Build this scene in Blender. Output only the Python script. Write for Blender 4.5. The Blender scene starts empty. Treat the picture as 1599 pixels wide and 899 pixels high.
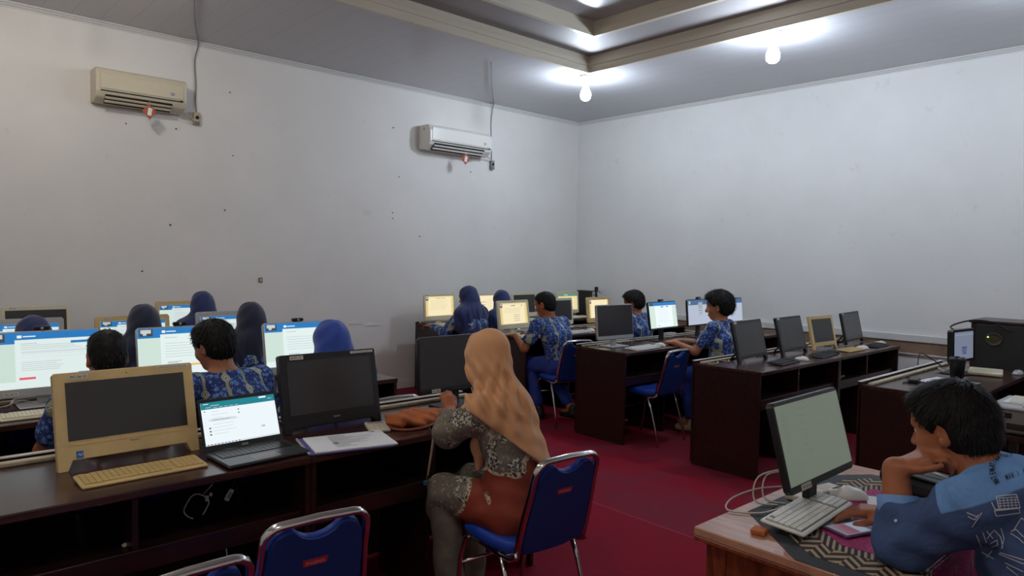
import bpy, math, random
import numpy as np
from mathutils import Vector, Matrix, noise
from mathutils.bvhtree import BVHTree

random.seed(7)
S = bpy.context.scene
COL = S.collection
PI = math.pi
rad = math.radians

# ------------------------------------------------------------------ camera
cam_data = bpy.data.cameras.new('camera')
cam = bpy.data.objects.new('camera', cam_data)
COL.objects.link(cam)
FPX = 1093.0
cam_data.sensor_fit = 'HORIZONTAL'
cam_data.sensor_width = 36.0
cam_data.lens = FPX / 1599.0 * 36.0
cam_data.clip_start = 0.05
cam_data.clip_end = 60
_yaw, _pit, _rol = rad(-47.6), rad(-2.5), rad(1.09)
_f = Vector((math.sin(_yaw) * math.cos(_pit), math.cos(_yaw) * math.cos(_pit), math.sin(_pit)))
_r = Vector((math.cos(_yaw), -math.sin(_yaw), 0))
_u = _r.cross(_f)
_c, _s = math.cos(_rol), math.sin(_rol)
_r2 = _r * _c + _u * _s
_u2 = -_r * _s + _u * _c
_m = Matrix((_r2, _u2, -_f)).transposed().to_4x4()
_m.translation = (0, 0, 1.5)
cam.matrix_world = _m
S.camera = cam

# ------------------------------------------------------------------ view and world
S.view_settings.view_transform = 'Standard'
S.view_settings.look = 'None'
S.view_settings.exposure = 0.0
S.view_settings.gamma = 1.0
S.view_settings.use_curve_mapping = False
W = bpy.data.worlds.new('room_world')
S.world = W
W.use_nodes = True
W.node_tree.nodes['Background'].inputs[0].default_value = (0.55, 0.6, 0.7, 1)
W.node_tree.nodes['Background'].inputs[1].default_value = 0.05
BULB_POWER = 325.0      # cool bulbs of the far side
BULB_POWER_WARM = 192.0 # warmer bulbs of the near side

# room numbers (metres)
XL, XR, YB, YF, ZC = -6.64, 1.0, 7.26, -1.6, 3.38
TX0, TX1, TY0, TY1 = -4.82, -0.9, 0.4, 5.40


def lin(c):
    return tuple(((v / 255) / 12.92) if v / 255 <= 0.04045 else (((v / 255) + 0.055) / 1.055) ** 2.4 for v in c)


# ------------------------------------------------------------------ materials
class NT:
    def __init__(self, m):
        self.t = m.node_tree
        self.N = self.t.nodes
        self.L = self.t.links

    def _in(self, node, i, v):
        if v is None:
            return
        if isinstance(v, (int, float)):
            node.inputs[i].default_value = v
        elif isinstance(v, (tuple, list)):
            node.inputs[i].default_value = v
        else:
            self.L.new(v, node.inputs[i])

    def m(self, op, a, b=None, c=None):
        n = self.N.new('ShaderNodeMath'); n.operation = op
        self._in(n, 0, a); self._in(n, 1, b); self._in(n, 2, c)
        return n.outputs[0]

    def obj(self):
        n = self.N.new('ShaderNodeTexCoord')
        s = self.N.new('ShaderNodeSeparateXYZ')
        self.L.new(n.outputs['Object'], s.inputs[0])
        return n.outputs['Object'], s.outputs[0], s.outputs[1], s.outputs[2]

    def comb(self, x, y, z):
        n = self.N.new('ShaderNodeCombineXYZ')
        self._in(n, 0, x); self._in(n, 1, y); self._in(n, 2, z)
        return n.outputs[0]

    def noise(self, vec, scale, detail=3, rough=0.5, dist=0.0):
        n = self.N.new('ShaderNodeTexNoise')
        self.L.new(vec, n.inputs['Vector'])
        n.inputs['Scale'].default_value = scale
        n.inputs['Detail'].default_value = detail
        n.inputs['Roughness'].default_value = rough
        n.inputs['Distortion'].default_value = dist
        return n.outputs[0]

    def voro(self, vec, scale, feat='F1'):
        n = self.N.new('ShaderNodeTexVoronoi')
        n.feature = feat
        self.L.new(vec, n.inputs['Vector'])
        n.inputs['Scale'].default_value = scale
        return n.outputs['Distance']

    def step(self, v, lo, hi):
        n = self.N.new('ShaderNodeMapRange')
        n.interpolation_type = 'SMOOTHSTEP'
        self.L.new(v, n.inputs[0])
        n.inputs[1].default_value = lo; n.inputs[2].default_value = hi
        return n.outputs[0]

    def mix(self, f, a, b):
        n = self.N.new('ShaderNodeMix'); n.data_type = 'RGBA'
        self._in(n, 0, f)
        for i, v in ((6, a), (7, b)):
            if isinstance(v, tuple):
                n.inputs[i].default_value = (*lin(v), 1) if len(v) == 3 else v
            else:
                self.L.new(v, n.inputs[i])
        return n.outputs[2]

    def bump(self, h, strength, dist=0.01):
        n = self.N.new('ShaderNodeBump')
        n.inputs['Strength'].default_value = strength
        n.inputs['Distance'].default_value = dist
        self.L.new(h, n.inputs['Height'])
        self.L.new(n.outputs[0], self.bsdf.inputs['Normal'])


def mat(name, col, rough=0.5, metal=0.0, spec=0.5, emit=None, es=1.0, coat=0.0, var=0.0, vscale=20.0, bump=0.0, bscale=200.0, sheen=0.0):
    m = bpy.data.materials.new(name)
    m.use_nodes = True
    t = NT(m)
    b = m.node_tree.nodes['Principled BSDF']
    t.bsdf = b
    b.inputs['Base Color'].default_value = (*lin(col), 1)
    b.inputs['Roughness'].default_value = rough
    b.inputs['Metallic'].default_value = metal
    b.inputs['Specular IOR Level'].default_value = spec
    b.inputs['Coat Weight'].default_value = coat
    b.inputs['Sheen Weight'].default_value = sheen
    if emit:
        b.inputs['Emission Color'].default_value = (*lin(emit), 1)
        b.inputs['Emission Strength'].default_value = es
    o = None
    if var or bump:
        o, x, y, z = t.obj()
    if var:
        n = t.noise(o, vscale, 4, 0.6)
        hi = tuple(min(255, c * (1 + var)) for c in col)
        lo = tuple(c * (1 - var) for c in col)
        c = t.mix(t.step(n, 0.3, 0.7), lo, hi)
        t.L.new(c, b.inputs['Base Color'])
    if bump:
        t.bump(t.noise(o, bscale, 3), bump, 0.002)
    m['nt'] = 1
    return m, t


def M_(*a, **k):
    return mat(*a, **k)[0]


M = {}
def defmats():
    # walls: white emulsion, faint grime
    for nm, col in (('wall_paint', (226, 224, 220)), ('wall_paint_back', (226, 226, 224))):
        m, t = mat(nm, col, 0.55, spec=0.35)
        o, x, y, z = t.obj()
        n1 = t.noise(o, 0.9, 5, 0.6)
        n2 = t.noise(o, 6.0, 5, 0.7)
        c = t.mix(t.step(n1, 0.35, 0.7), tuple(v - 7 for v in col), col)
        c = t.mix(t.m('MULTIPLY', t.step(n2, 0.62, 0.74), 0.35), c, (196, 190, 182))
        t.L.new(c, t.bsdf.inputs['Base Color'])
        t.bump(t.noise(o, 60, 3), 0.08, 0.003)
        M[nm] = m
    # pvc ceiling boards with seams
    m, t = mat('pvc_ceiling', (190, 190, 192), 0.28, spec=0.5)
    o, x, y, z = t.obj()
    fr = t.m('FRACT', t.m('MULTIPLY', y, 5.0))
    seam = t.m('GREATER_THAN', fr, 0.965)
    fr2 = t.m('FRACT', t.m('MULTIPLY', y, 20.0))
    c = t.mix(t.m('MULTIPLY', seam, 0.35), (186, 186, 190), (134, 134, 138))
    t.L.new(c, t.bsdf.inputs['Base Color'])
    hgt = t.m('ADD', t.m('MULTIPLY', seam, -1.0), t.m('MULTIPLY', t.noise(o, 3.0, 2), 0.6))
    t.bump(hgt, 0.25, 0.004)
    M['pvc'] = m
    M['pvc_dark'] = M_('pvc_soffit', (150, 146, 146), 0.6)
    M['cornice'] = M_('cornice_pvc', (206, 206, 204), 0.3)
    M['cornice_tray'] = M_('tray_molding', (194, 186, 170), 0.32)
    # carpet
    m, t = mat('red_carpet', (96, 14, 30), 0.85, spec=0.12)
    o, x, y, z = t.obj()
    n = t.noise(o, 1.6, 4, 0.6, 0.4)
    nf = t.noise(o, 260, 2)
    far = t.m('GREATER_THAN', y, 3.26)
    base = t.mix(far, (138, 28, 50), (130, 44, 60))
    c = t.mix(t.step(n, 0.4, 0.62), base, (144, 24, 46))
    c = t.mix(t.m('MULTIPLY', t.step(nf, 0.35, 0.65), 0.35), c, (70, 10, 22))
    seam = t.m('LESS_THAN', t.m('ABSOLUTE', t.m('SUBTRACT', y, 3.262)), 0.006)
    c = t.mix(t.m('MULTIPLY', seam, 0.6), c, (170, 70, 84))
    t.L.new(c, t.bsdf.inputs['Base Color'])
    t.bump(nf, 0.5, 0.004)
    M['carpet'] = m
    # dark laminated wood
    for nm, ca, cb, ro in (('dark_wood', (34, 17, 16), (52, 26, 23), 0.32), ('desk_top', (50, 30, 27), (72, 44, 38), 0.24)):
        m, t = mat(nm, ca, ro, spec=0.5)
        o, x, y, z = t.obj()
        v = t.comb(t.m('MULTIPLY', x, 14.0), t.m('MULTIPLY', y, 1.4), t.m('MULTIPLY', z, 14.0))
        n = t.noise(v, 2.5, 5, 0.6, 0.6)
        t.L.new(t.mix(t.step(n, 0.35, 0.68), ca, cb), t.bsdf.inputs['Base Color'])
        M[nm] = m
    m, t = mat('old_table_top', (170, 120, 96), 0.4)
    o, x, y, z = t.obj()
    v = t.comb(t.m('MULTIPLY', x, 2.0), t.m('MULTIPLY', y, 16.0), z)
    c = t.mix(t.step(t.noise(v, 3, 5, 0.6, 0.5), 0.3, 0.7), (150, 104, 84), (188, 140, 112))
    c = t.mix(t.step(t.noise(o, 60, 2), 0.72, 0.76), c, (220, 200, 180))
    t.L.new(c, t.bsdf.inputs['Base Color'])
    M['table_top'] = m
    m, t = mat('red_brown_wood', (110, 50, 28), 0.35)
    o, x, y, z = t.obj()
    v = t.comb(t.m('MULTIPLY', x, 12.0), t.m('MULTIPLY', y, 12.0), t.m('MULTIPLY', z, 1.5))
    t.L.new(t.mix(t.step(t.noise(v, 2.5, 5, 0.6, 0.8), 0.3, 0.7), (84, 34, 20), (140, 70, 36)), t.bsdf.inputs['Base Color'])
    M['table_wood'] = m
    M['edge_white'] = M_('white_edge_strip', (205, 200, 196), 0.35, var=0.06)
    M['trunk'] = M_('cream_trunking', (176, 164, 140), 0.45, var=0.08)
    M['rail_wood'] = M_('brown_rail', (132, 108, 88), 0.5, var=0.1, vscale=4)
    # plastics
    M['black'] = M_('black_plastic', (22, 22, 24), 0.35)
    M['black_matte'] = M_('black_matte_plastic', (28, 28, 30), 0.6)
    M['off'] = M_('dark_screen_glass', (60, 58, 59), 0.22, spec=0.4)
    M['cream'] = M_('yellowed_plastic', (212, 184, 128), 0.42, var=0.05, vscale=5)
    M['cream_pale'] = M_('pale_cream_plastic', (214, 206, 178), 0.42, var=0.03, vscale=5)
    M['cream_key'] = M_('yellowed_keys', (200, 172, 112), 0.5)
    M['silver'] = M_('silver_plastic', (176, 176, 178), 0.35, metal=0.2)
    M['grey'] = M_('grey_plastic', (128, 126, 124), 0.45)
    M['white'] = M_('white_plastic', (224, 224, 220), 0.35)
    M['white_key'] = M_('white_keys', (214, 214, 206), 0.45)
    M['keygap'] = M_('keyboard_tray_grey', (120, 120, 114), 0.5)
    M['laptop'] = M_('gunmetal_laptop', (74, 76, 80), 0.35, metal=0.5)
    M['sticker'] = M_('sticker_paper', (206, 200, 182), 0.6)
    M['ink'] = M_('black_ink', (20, 20, 22), 0.7)
    M['logo_grey'] = M_('silver_print', (190, 190, 192), 0.4)
    M['paper'] = M_('white_paper', (226, 228, 232), 0.7)
    M['paper_blue'] = M_('blue_folder', (88, 86, 150), 0.5)
    M['cable_white'] = M_('white_cable', (190, 184, 172), 0.5)
    M['cable_black'] = M_('black_cable', (18, 18, 18), 0.5)
    M['energy'] = M_('blue_energy_sticker', (40, 104, 170), 0.5)
    M['ac'] = M_('air_conditioner_plastic', (206, 198, 174), 0.4, var=0.02, vscale=3)
    M['ac2'] = M_('newer_air_conditioner_plastic', (224, 222, 214), 0.3)
    M['slot'] = M_('dark_slot', (26, 22, 20), 0.7)
    M['orange_pack'] = M_('orange_packet', (172, 84, 48), 0.45)
    M['chrome'] = M_('chrome_tube', (200, 198, 196), 0.16, metal=1.0)
    M['blue_seat'] = M_('blue_vinyl', (22, 60, 160), 0.5, spec=0.35, bump=0.3, bscale=350)
    M['blue_back'] = M_('navy_back_shell', (24, 52, 118), 0.5, spec=0.3)
    M['logo_red'] = M_('red_logo', (168, 36, 48), 0.5)
    M['logo_pink'] = M_('pale_logo_letters', (220, 150, 156), 0.5)
    M['rubber'] = M_('dark_rubber', (30, 14, 18), 0.7)
    M['skin'] = M_('brown_skin', (158, 96, 64), 0.5, spec=0.35, var=0.05, vscale=9)
    M['skin_pale'] = M_('tan_skin', (176, 116, 84), 0.5, spec=0.35, var=0.04, vscale=9)
    M['hair'] = M_('black_hair', (15, 13, 13), 0.6, spec=0.25, bump=0.5, bscale=120)
    M['eye'] = M_('eye_white', (220, 214, 208), 0.2)
    M['lip'] = M_('lip_skin', (140, 76, 60), 0.5)
    M['navy_cloth'] = M_('navy_hijab_cloth', (24, 40, 92), 0.75, sheen=0.3)
    M['midnight_cloth'] = M_('midnight_hijab_cloth', (20, 26, 56), 0.8, sheen=0.3)
    M['royal_cloth'] = M_('royal_blue_hijab_cloth', (28, 66, 158), 0.7, sheen=0.3)
    M['trouser_blue'] = M_('blue_uniform_trousers', (30, 56, 140), 0.8)
    M['sock'] = M_('beige_sock', (190, 174, 146), 0.8)
    M['shoe'] = M_('black_shoe', (20, 18, 20), 0.5)
    M['beige_cloth'] = M_('beige_hijab_cloth', (206, 152, 106), 0.75, sheen=0.2, bump=0.15, bscale=500)
    M['orange_cloth'] = M_('orange_cloth', (176, 96, 48), 0.7)
    M['brown_leather'] = M_('brown_leather', (120, 62, 44), 0.45)
    M['grey_trouser'] = M_('grey_trousers', (104, 98, 88), 0.8, var=0.08)
    M['teal'] = M_('teal_plastic', (30, 110, 120), 0.5)
    M['bulb_base'] = M_('white_lamp_socket', (220, 220, 220), 0.4)
    M['bulb'] = M_('glowing_bulb_glass', (255, 255, 255), 0.3, emit=(226, 239, 255), es=1.0)
    M['bulb_warm'] = M_('glowing_warm_bulb_glass', (255, 255, 255), 0.3, emit=(255, 247, 236), es=1.0)
    M['emblem'] = M_('dull_gold_emblem', (70, 66, 50), 0.4, metal=0.4)  # ring colour standing in for a lamp reflection
    M['led'] = M_('green_led', (180, 255, 120), 0.4, emit=(200, 255, 120), es=1.5)  # emissive colour for the green glint in that reflection
    M['cup'] = M_('black_cup', (26, 26, 28), 0.4)
    M['stain'] = M_('dark_wall_mark', (80, 74, 68), 0.8)
    M['shirt_print'] = M_('white_shirt_print', (196, 200, 206), 0.7)
    M['phone_case'] = M_('phone_case', (90, 50, 90), 0.4)

    # school batik shirt: blue ground, light blue leaves, columns of cream medallions
    m, t = mat('blue_batik', (30, 58, 130), 0.75)
    o, x, y, z = t.obj()
    wob = t.m('MULTIPLY', t.m('SUBTRACT', t.noise(o, 9, 2), 0.5), 0.02)
    ycl = t.m('MAXIMUM', t.m('SUBTRACT', y, 0.06), 0.0)
    u = t.m('ADD', t.m('ADD', x, t.m('MULTIPLY', ycl, 0.9)), wob)
    U = t.m('MULTIPLY', u, 1 / 0.088)
    fu = t.m('SUBTRACT', t.m('FRACT', U), 0.5)
    cell = t.m('FLOOR', U)
    V = t.m('ADD', t.m('MULTIPLY', z, 1 / 0.112), t.m('MULTIPLY', cell, 0.43))
    fv = t.m('SUBTRACT', t.m('FRACT', V), 0.5)
    r = t.m('SQRT', t.m('ADD', t.m('POWER', t.m('MULTIPLY', fu, 0.088), 2.0), t.m('POWER', t.m('MULTIPLY', fv, 0.112), 2.0)))
    disc = t.step(r, 0.0165, 0.0150)
    ring = t.m('MULTIPLY', t.step(r, 0.0125, 0.0115), t.step(r, 0.0085, 0.0098))
    core = t.step(r, 0.005, 0.004)
    strip = t.step(t.m('ABSOLUTE', fu), 0.085, 0.06)
    leaf = t.step(t.voro(o, 46), 0.50, 0.40)
    leaf2 = t.step(t.noise(o, 70, 2, 0.5, 1.0), 0.56, 0.60)
    c = t.mix(leaf, (26, 52, 118), (92, 132, 196))
    c = t.mix(leaf2, c, (22, 42, 98))
    c = t.mix(t.step(t.voro(o, 95), 0.2, 0.15), c, (160, 186, 214))
    c = t.mix(t.m('MULTIPLY', strip, 0.85), c, (158, 158, 116))
    c = t.mix(disc, c, (196, 198, 172))
    c = t.mix(ring, c, (84, 100, 116))
    c = t.mix(core, c, (96, 106, 112))
    t.L.new(c, t.bsdf.inputs['Base Color'])
    M['batik'] = m

    # woman's tunic: taupe batik with black-and-white clusters, cream scroll borders and rust lower part
    m, t = mat('taupe_batik', (110, 100, 88), 0.75)
    o, x, y, z = t.obj()
    n1 = t.noise(o, 5.0, 1, 0.3, 0.3)
    fine = t.noise(o, 95, 2, 0.5, 0.8)
    f2 = t.noise(o, 46, 2, 0.4, 1.4)
    c = t.mix(t.step(f2, 0.60, 0.64), (108, 99, 88), (160, 148, 130))
    clus = t.m('MULTIPLY', t.step(t.noise(o, 13, 1, 0.3), 0.585, 0.61), 0.75)
    bw = t.mix(t.step(fine, 0.50, 0.54), (26, 24, 24), (206, 200, 186))
    c = t.mix(clus, c, bw)
    # rust region: low, at the back and side, with a wavy edge
    e = t.m('ADD', t.m('SUBTRACT', 0.685, z), t.m('MULTIPLY', t.m('SUBTRACT', n1, 0.5), 0.55))
    e = t.m('SUBTRACT', e, t.m('MULTIPLY', t.m('MAXIMUM', t.m('SUBTRACT', y, 0.06), 0.0), 1.1))
    band = t.m('MULTIPLY', t.step(e, -0.03, -0.022), t.step(e, 0.014, 0.006))
    scroll = t.mix(t.step(fine, 0.43, 0.47), (60, 50, 44), (204, 190, 160))
    c = t.mix(t.step(e, 0.0, 0.006), c, (138, 56, 34))
    c = t.mix(band, c, scroll)
    t.L.new(c, t.bsdf.inputs['Base Color'])
    M['tunic'] = m

    # man's shirt: light yoke over a slate-blue body
    m, t = mat('two_tone_shirt', (70, 96, 140), 0.85, spec=0.2)
    o, x, y, z = t.obj()
    e = t.m('SUBTRACT', z, t.m('ADD', 0.955, t.m('MULTIPLY', t.m('SUBTRACT', 0.284, y), 0.56)))
    e = t.m('ADD', e, t.m('MULTIPLY', t.m('MINIMUM', t.m('SUBTRACT', 0.235, t.m('ABSOLUTE', x)), 0.0), 2.5))
    e = t.m('ADD', e, t.m('MULTIPLY', t.m('MINIMUM', t.m('SUBTRACT', 0.33, y), 0.0), 2.0))
    c = t.mix(t.step(e, -0.003, 0.003), (66, 86, 126), (104, 146, 200))
    t.L.new(c, t.bsdf.inputs['Base Color'])
    t.bump(t.noise(o, 14, 3, 0.5, 0.6), 0.5, 0.02)
    M['shirt'] = m
    M['shirt_light'] = M_('light_blue_cotton', (110, 152, 204), 0.75)
    m, t = mat('jeans_black', (30, 30, 36), 0.8)
    M['dark_trousers'] = m

    # woven table cloth
    m, t = mat('woven_band', (150, 130, 104), 0.8)
    o, x, y, z = t.obj()
    a = t.m('FRACT', t.m('MULTIPLY', t.m('ADD', x, y), 34.0))
    b = t.m('FRACT', t.m('MULTIPLY', t.m('SUBTRACT', x, y), 22.0))
    k = t.m('FRACT', t.m('MULTIPLY', x, 12.0))
    sel = t.m('GREATER_THAN', k, 0.5)
    st = t.m('ADD', t.m('MULTIPLY', a, sel), t.m('MULTIPLY', b, t.m('SUBTRACT', 1.0, sel)))
    c = t.mix(t.step(st, 0.42, 0.5), (170, 148, 120), (40, 34, 34))
    t.L.new(c, t.bsdf.inputs['Base Color'])
    M['woven'] = m
    m, t = mat('woven_fringe', (150, 130, 104), 0.8)
    o, x, y, z = t.obj()
    a = t.m('FRACT', t.m('MULTIPLY', t.m('ADD', x, t.m('MULTIPLY', y, 0.35)), 62.0))
    t.L.new(t.mix(t.step(a, 0.4, 0.5), (168, 148, 128), (34, 28, 40)), t.bsdf.inputs['Base Color'])
    M['fringe'] = m
    m, t = mat('magenta_cloth', (150, 24, 96), 0.75)
    o, x, y, z = t.obj()
    t.L.new(t.mix(t.step(t.voro(o, 110), 0.28, 0.2), (148, 22, 92), (206, 90, 150)), t.bsdf.inputs['Base Color'])
    M['magenta'] = m
    M['cloth_black'] = M_('dark_cloth_border', (40, 42, 48), 0.7)


def emis(name, c, s=1.0):
    key = 'e_' + name
    if key not in M:
        m = bpy.data.materials.new('lit_' + name)
        m.use_nodes = True
        b = m.node_tree.nodes['Principled BSDF']
        b.inputs['Base Color'].default_value = (0.02, 0.02, 0.02, 1)
        b.inputs['Roughness'].default_value = 0.3
        b.inputs['Emission Color'].default_value = (*lin(c), 1)
        b.inputs['Emission Strength'].default_value = s
        M[key] = m
    return M[key]


defmats()


# ------------------------------------------------------------------ mesh helpers
class MB:
    """collects shapes, builds ONE mesh object"""
    def __init__(self):
        self.v = []; self.f = []; self.mi = []; self.mats = []; self.sm = []

    def slot(self, m):
        m = M[m] if isinstance(m, str) else m
        if m not in self.mats:
            self.mats.append(m)
        return self.mats.index(m)

    def add(self, vs, fs, m, smooth=False):
        o = len(self.v); i = self.slot(m)
        self.v += [tuple(p) for p in vs]
        for f in fs:
            self.f.append(tuple(k + o for k in f)); self.mi.append(i); self.sm.append(smooth)
        return self

    def box(self, lo, hi, m, T=None, bev=0.0):
        x0, y0, z0 = lo; x1, y1, z1 = hi
        if bev > 0:
            b = min(bev, abs(x1 - x0) / 2.01, abs(y1 - y0) / 2.01, abs(z1 - z0) / 2.01)
            vs = []; idx = {}
            for sx in (0, 1):
                for sy in (0, 1):
                    for sz in (0, 1):
                        for ax in range(3):
                            p = [x0 + b if not sx else x1 - b, y0 + b if not sy else y1 - b, z0 + b if not sz else z1 - b]
                            p[ax] = ((x0, x1)[sx], (y0, y1)[sy], (z0, z1)[sz])[ax]
                            idx[(sx, sy, sz, ax)] = len(vs); vs.append(p)
            fs = []
            for ax in range(3):
                o = [a for a in range(3) if a != ax]
                for s in (0, 1):
                    q = []
                    for a, c in ((0, 0), (1, 0), (1, 1), (0, 1)):
                        k = [0, 0, 0]; k[ax] = s; k[o[0]] = a; k[o[1]] = c
                        q.append(idx[(*k, ax)])
                    if (ax == 1) != (s == 0): q.reverse()
                    fs.append(q)
            for ax in range(3):
                o = [a for a in range(3) if a != ax]
                for a in (0, 1):
                    for c in (0, 1):
                        k0 = [0, 0, 0]; k1 = [0, 0, 0]
                        k0[ax] = 0; k1[ax] = 1
                        k0[o[0]] = k1[o[0]] = a; k0[o[1]] = k1[o[1]] = c
                        fs.append([idx[(*k0, o[0])], idx[(*k0, o[1])], idx[(*k1, o[1])], idx[(*k1, o[0])]])
            for sx in (0, 1):
                for sy in (0, 1):
                    for sz in (0, 1):
                        fs.append([idx[(sx, sy, sz, a)] for a in range(3)])
            cx = Vector(((x0 + x1) / 2, (y0 + y1) / 2, (z0 + z1) / 2))
            out = []
            for q in fs:
                P = [Vector(vs[i]) for i in q]
                n = (P[1] - P[0]).cross(P[2] - P[0])
                if n.dot(sum(P, Vector()) / len(P) - cx) < 0: q = q[::-1]
                out.append(q)
            fs = out
        else:
            vs = [(x0, y0, z0), (x1, y0, z0), (x1, y1, z0), (x0, y1, z0), (x0, y0, z1), (x1, y0, z1), (x1, y1, z1), (x0, y1, z1)]
            fs = [(0, 3, 2, 1), (4, 5, 6, 7), (0, 1, 5, 4), (1, 2, 6, 5), (2, 3, 7, 6), (3, 0, 4, 7)]
        if T: vs = [T(*p) for p in vs]
        return self.add(vs, fs, m)

    def tube(self, pts, r, m, n=8, closed=False, flat=1.0, up=None):
        pts = [Vector(p) for p in pts]
        N = len(pts); vs = []; fs = []
        prev = None
        for i, p in enumerate(pts):
            if closed:
                d = (pts[(i + 1) % N] - pts[i - 1])
            else:
                d = (pts[min(i + 1, N - 1)] - pts[max(i - 1, 0)])
            d.normalize()
            if up is not None:
                a = Vector(up)
            else:
                a = prev if prev is not None else (Vector((0, 0, 1)) if abs(d.z) < .9 else Vector((1, 0, 0)))
            a = (a - d * a.dot(d))
            if a.length < 1e-5: a = d.orthogonal()
            a.normalize(); prev = a
            b = d.cross(a)
            rr = r[i] if isinstance(r, (list, tuple)) else r
            for k in range(n):
                t = 2 * PI * k / n
                vs.append(p + a * (math.cos(t) * rr * flat) + b * (math.sin(t) * rr))
        for i in range(N if closed else N - 1):
            j = (i + 1) % N
            for k in range(n):
                l = (k + 1) % n
                fs.append((i * n + k, i * n + l, j * n + l, j * n + k))
        if not closed:
            fs.append(tuple(range(n))[::-1]); fs.append(tuple((N - 1) * n + k for k in range(n)))
        return self.add(vs, fs, m, True)

    def lathe(self, prof, m, c=(0, 0, 0), n=20, T=None):
        vs = []; fs = []
        for r, z in prof:
            for k in range(n):
                t = 2 * PI * k / n
                vs.append((c[0] + r * math.cos(t), c[1] + r * math.sin(t), c[2] + z))
        for i in range(len(prof) - 1):
            for k in range(n):
                l = (k + 1) % n
                fs.append((i * n + k, i * n + l, (i + 1) * n + l, (i + 1) * n + k))
        if prof[0][0] > 1e-4: fs.append(tuple(range(n))[::-1])
        if prof[-1][0] > 1e-4: fs.append(tuple((len(prof) - 1) * n + k for k in range(n)))
        if T: vs = [T(*p) for p in vs]
        return self.add(vs, fs, m, True)

    def prism(self, poly, d0, d1, m, T, smooth=False):
        """poly in (u,v), extruded from d0 to d1; T(u,v,d) -> point"""
        n = len(poly)
        vs = [T(u, v, d0) for u, v in poly] + [T(u, v, d1) for u, v in poly]
        fs = [tuple(range(n))[::-1], tuple(range(n, 2 * n))]
        fs += [(i, (i + 1) % n, n + (i + 1) % n, n + i) for i in range(n)]
        return self.add(vs, fs, m, smooth)

    def quad(self, a, b, c, d, m):
        return self.add([a, b, c, d], [(0, 1, 2, 3)], m)

    def build(self, name, parent=None, loc=None, rotz=None, bevel=0.0, fixn=False, sub=0):
        me = bpy.data.meshes.new(name)
        me.from_pydata(self.v, [], self.f)
        for m in self.mats: me.materials.append(m)
        me.polygons.foreach_set('material_index', self.mi)
        me.polygons.foreach_set('use_smooth', self.sm)
        if fixn:
            import bmesh
            b = bmesh.new(); b.from_mesh(me)
            bmesh.ops.recalc_face_normals(b, faces=b.faces)
            b.to_mesh(me); b.free()
        me.update()
        o = bpy.data.objects.new(name, me)
        COL.objects.link(o)
        if parent: o.parent = parent
        if loc: o.location = loc
        if rotz: o.rotation_euler.z = rotz
        if bevel:
            md = o.modifiers.new('bevel', 'BEVEL'); md.width = bevel; md.segments = 2; md.limit_method = 'ANGLE'
        if sub:
            md = o.modifiers.new('sub', 'SUBSURF'); md.levels = sub; md.render_levels = sub
        return o


def tag(o, label=None, cat=None, group=None, kind=None):
    if label: o['label'] = label
    if cat: o['category'] = cat
    if group: o['group'] = group
    if kind: o['kind'] = kind
    return o


def thing(name, label, cat, loc=(0, 0, 0), rotz=0.0, group=None):
    o = bpy.data.objects.new(name, None)
    COL.objects.link(o)
    o.empty_display_size = 0.1
    o.location = loc; o.rotation_euler.z = rotz
    return tag(o, label, cat, group)


def struct(mb, name, **k):
    o = mb.build(name, **k)
    o['kind'] = 'structure'
    return o


def dup(root, loc=None, rotz=None, label=None, group=None):
    r = root.copy(); COL.objects.link(r)
    if loc is not None: r.location = loc
    if rotz is not None: r.rotation_euler.z = rotz
    if label: r['label'] = label
    if group: r['group'] = group
    for ch in list(root.children):
        c = ch.copy(); COL.objects.link(c); c.parent = r
        for g in ch.children:
            d = g.copy(); COL.objects.link(d); d.parent = c
    return r


_txt = {}
def text_geo(s, bold=False):
    """flat lettering as (verts2d, faces, width), cap height 1"""
    key = (s, bold)
    if key in _txt: return _txt[key]
    cu = bpy.data.curves.new('t', 'FONT')
    cu.body = s; cu.size = 1.4; cu.resolution_u = 2
    if bold: cu.offset = 0.02
    ob = bpy.data.objects.new('t', cu)
    COL.objects.link(ob)
    bpy.context.view_layer.update()
    dg = bpy.context.evaluated_depsgraph_get()
    me = ob.evaluated_get(dg).to_mesh()
    vs = [(v.co.x, v.co.y) for v in me.vertices]
    fs = [tuple(p.vertices) for p in me.polygons]
    ob.evaluated_get(dg).to_mesh_clear()
    bpy.data.objects.remove(ob); bpy.data.curves.remove(cu)
    w = max((v[0] for v in vs), default=1)
    _txt[key] = (vs, fs, w)
    return _txt[key]


def put_text(mb, s, m, T, u, v, h, d, center=True, bold=False, width=None):
    vs, fs, w = text_geo(s, bold)
    k = (width / w) if width else h
    ou = u - (w * k / 2 if center else 0)
    mb.add([T(ou + a * k, v + b * h, d) for a, b in vs], fs, m)
# ================================================================== ROOM
b = MB(); b.box((XL - .1, YF - .1, -.05), (XR + .1, YB + .1, 0), 'carpet'); struct(b, 'floor')
b = MB(); b.box((XL - .12, YF - .1, 0), (XL, YB + .1, 4.0), 'wall_paint'); struct(b, 'wall_left')
b = MB(); b.box((XL, YB, 0), (XR + .1, YB + .12, 4.0), 'wall_paint_back'); struct(b, 'wall_back')
b = MB(); b.box((XR, YF, 0), (XR + .12, YB, 4.0), 'wall_paint'); struct(b, 'wall_right')
b = MB(); b.box((XL, YF - .12, 0), (XR + .1, YF, 4.0), 'wall_paint'); struct(b, 'wall_front')

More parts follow.
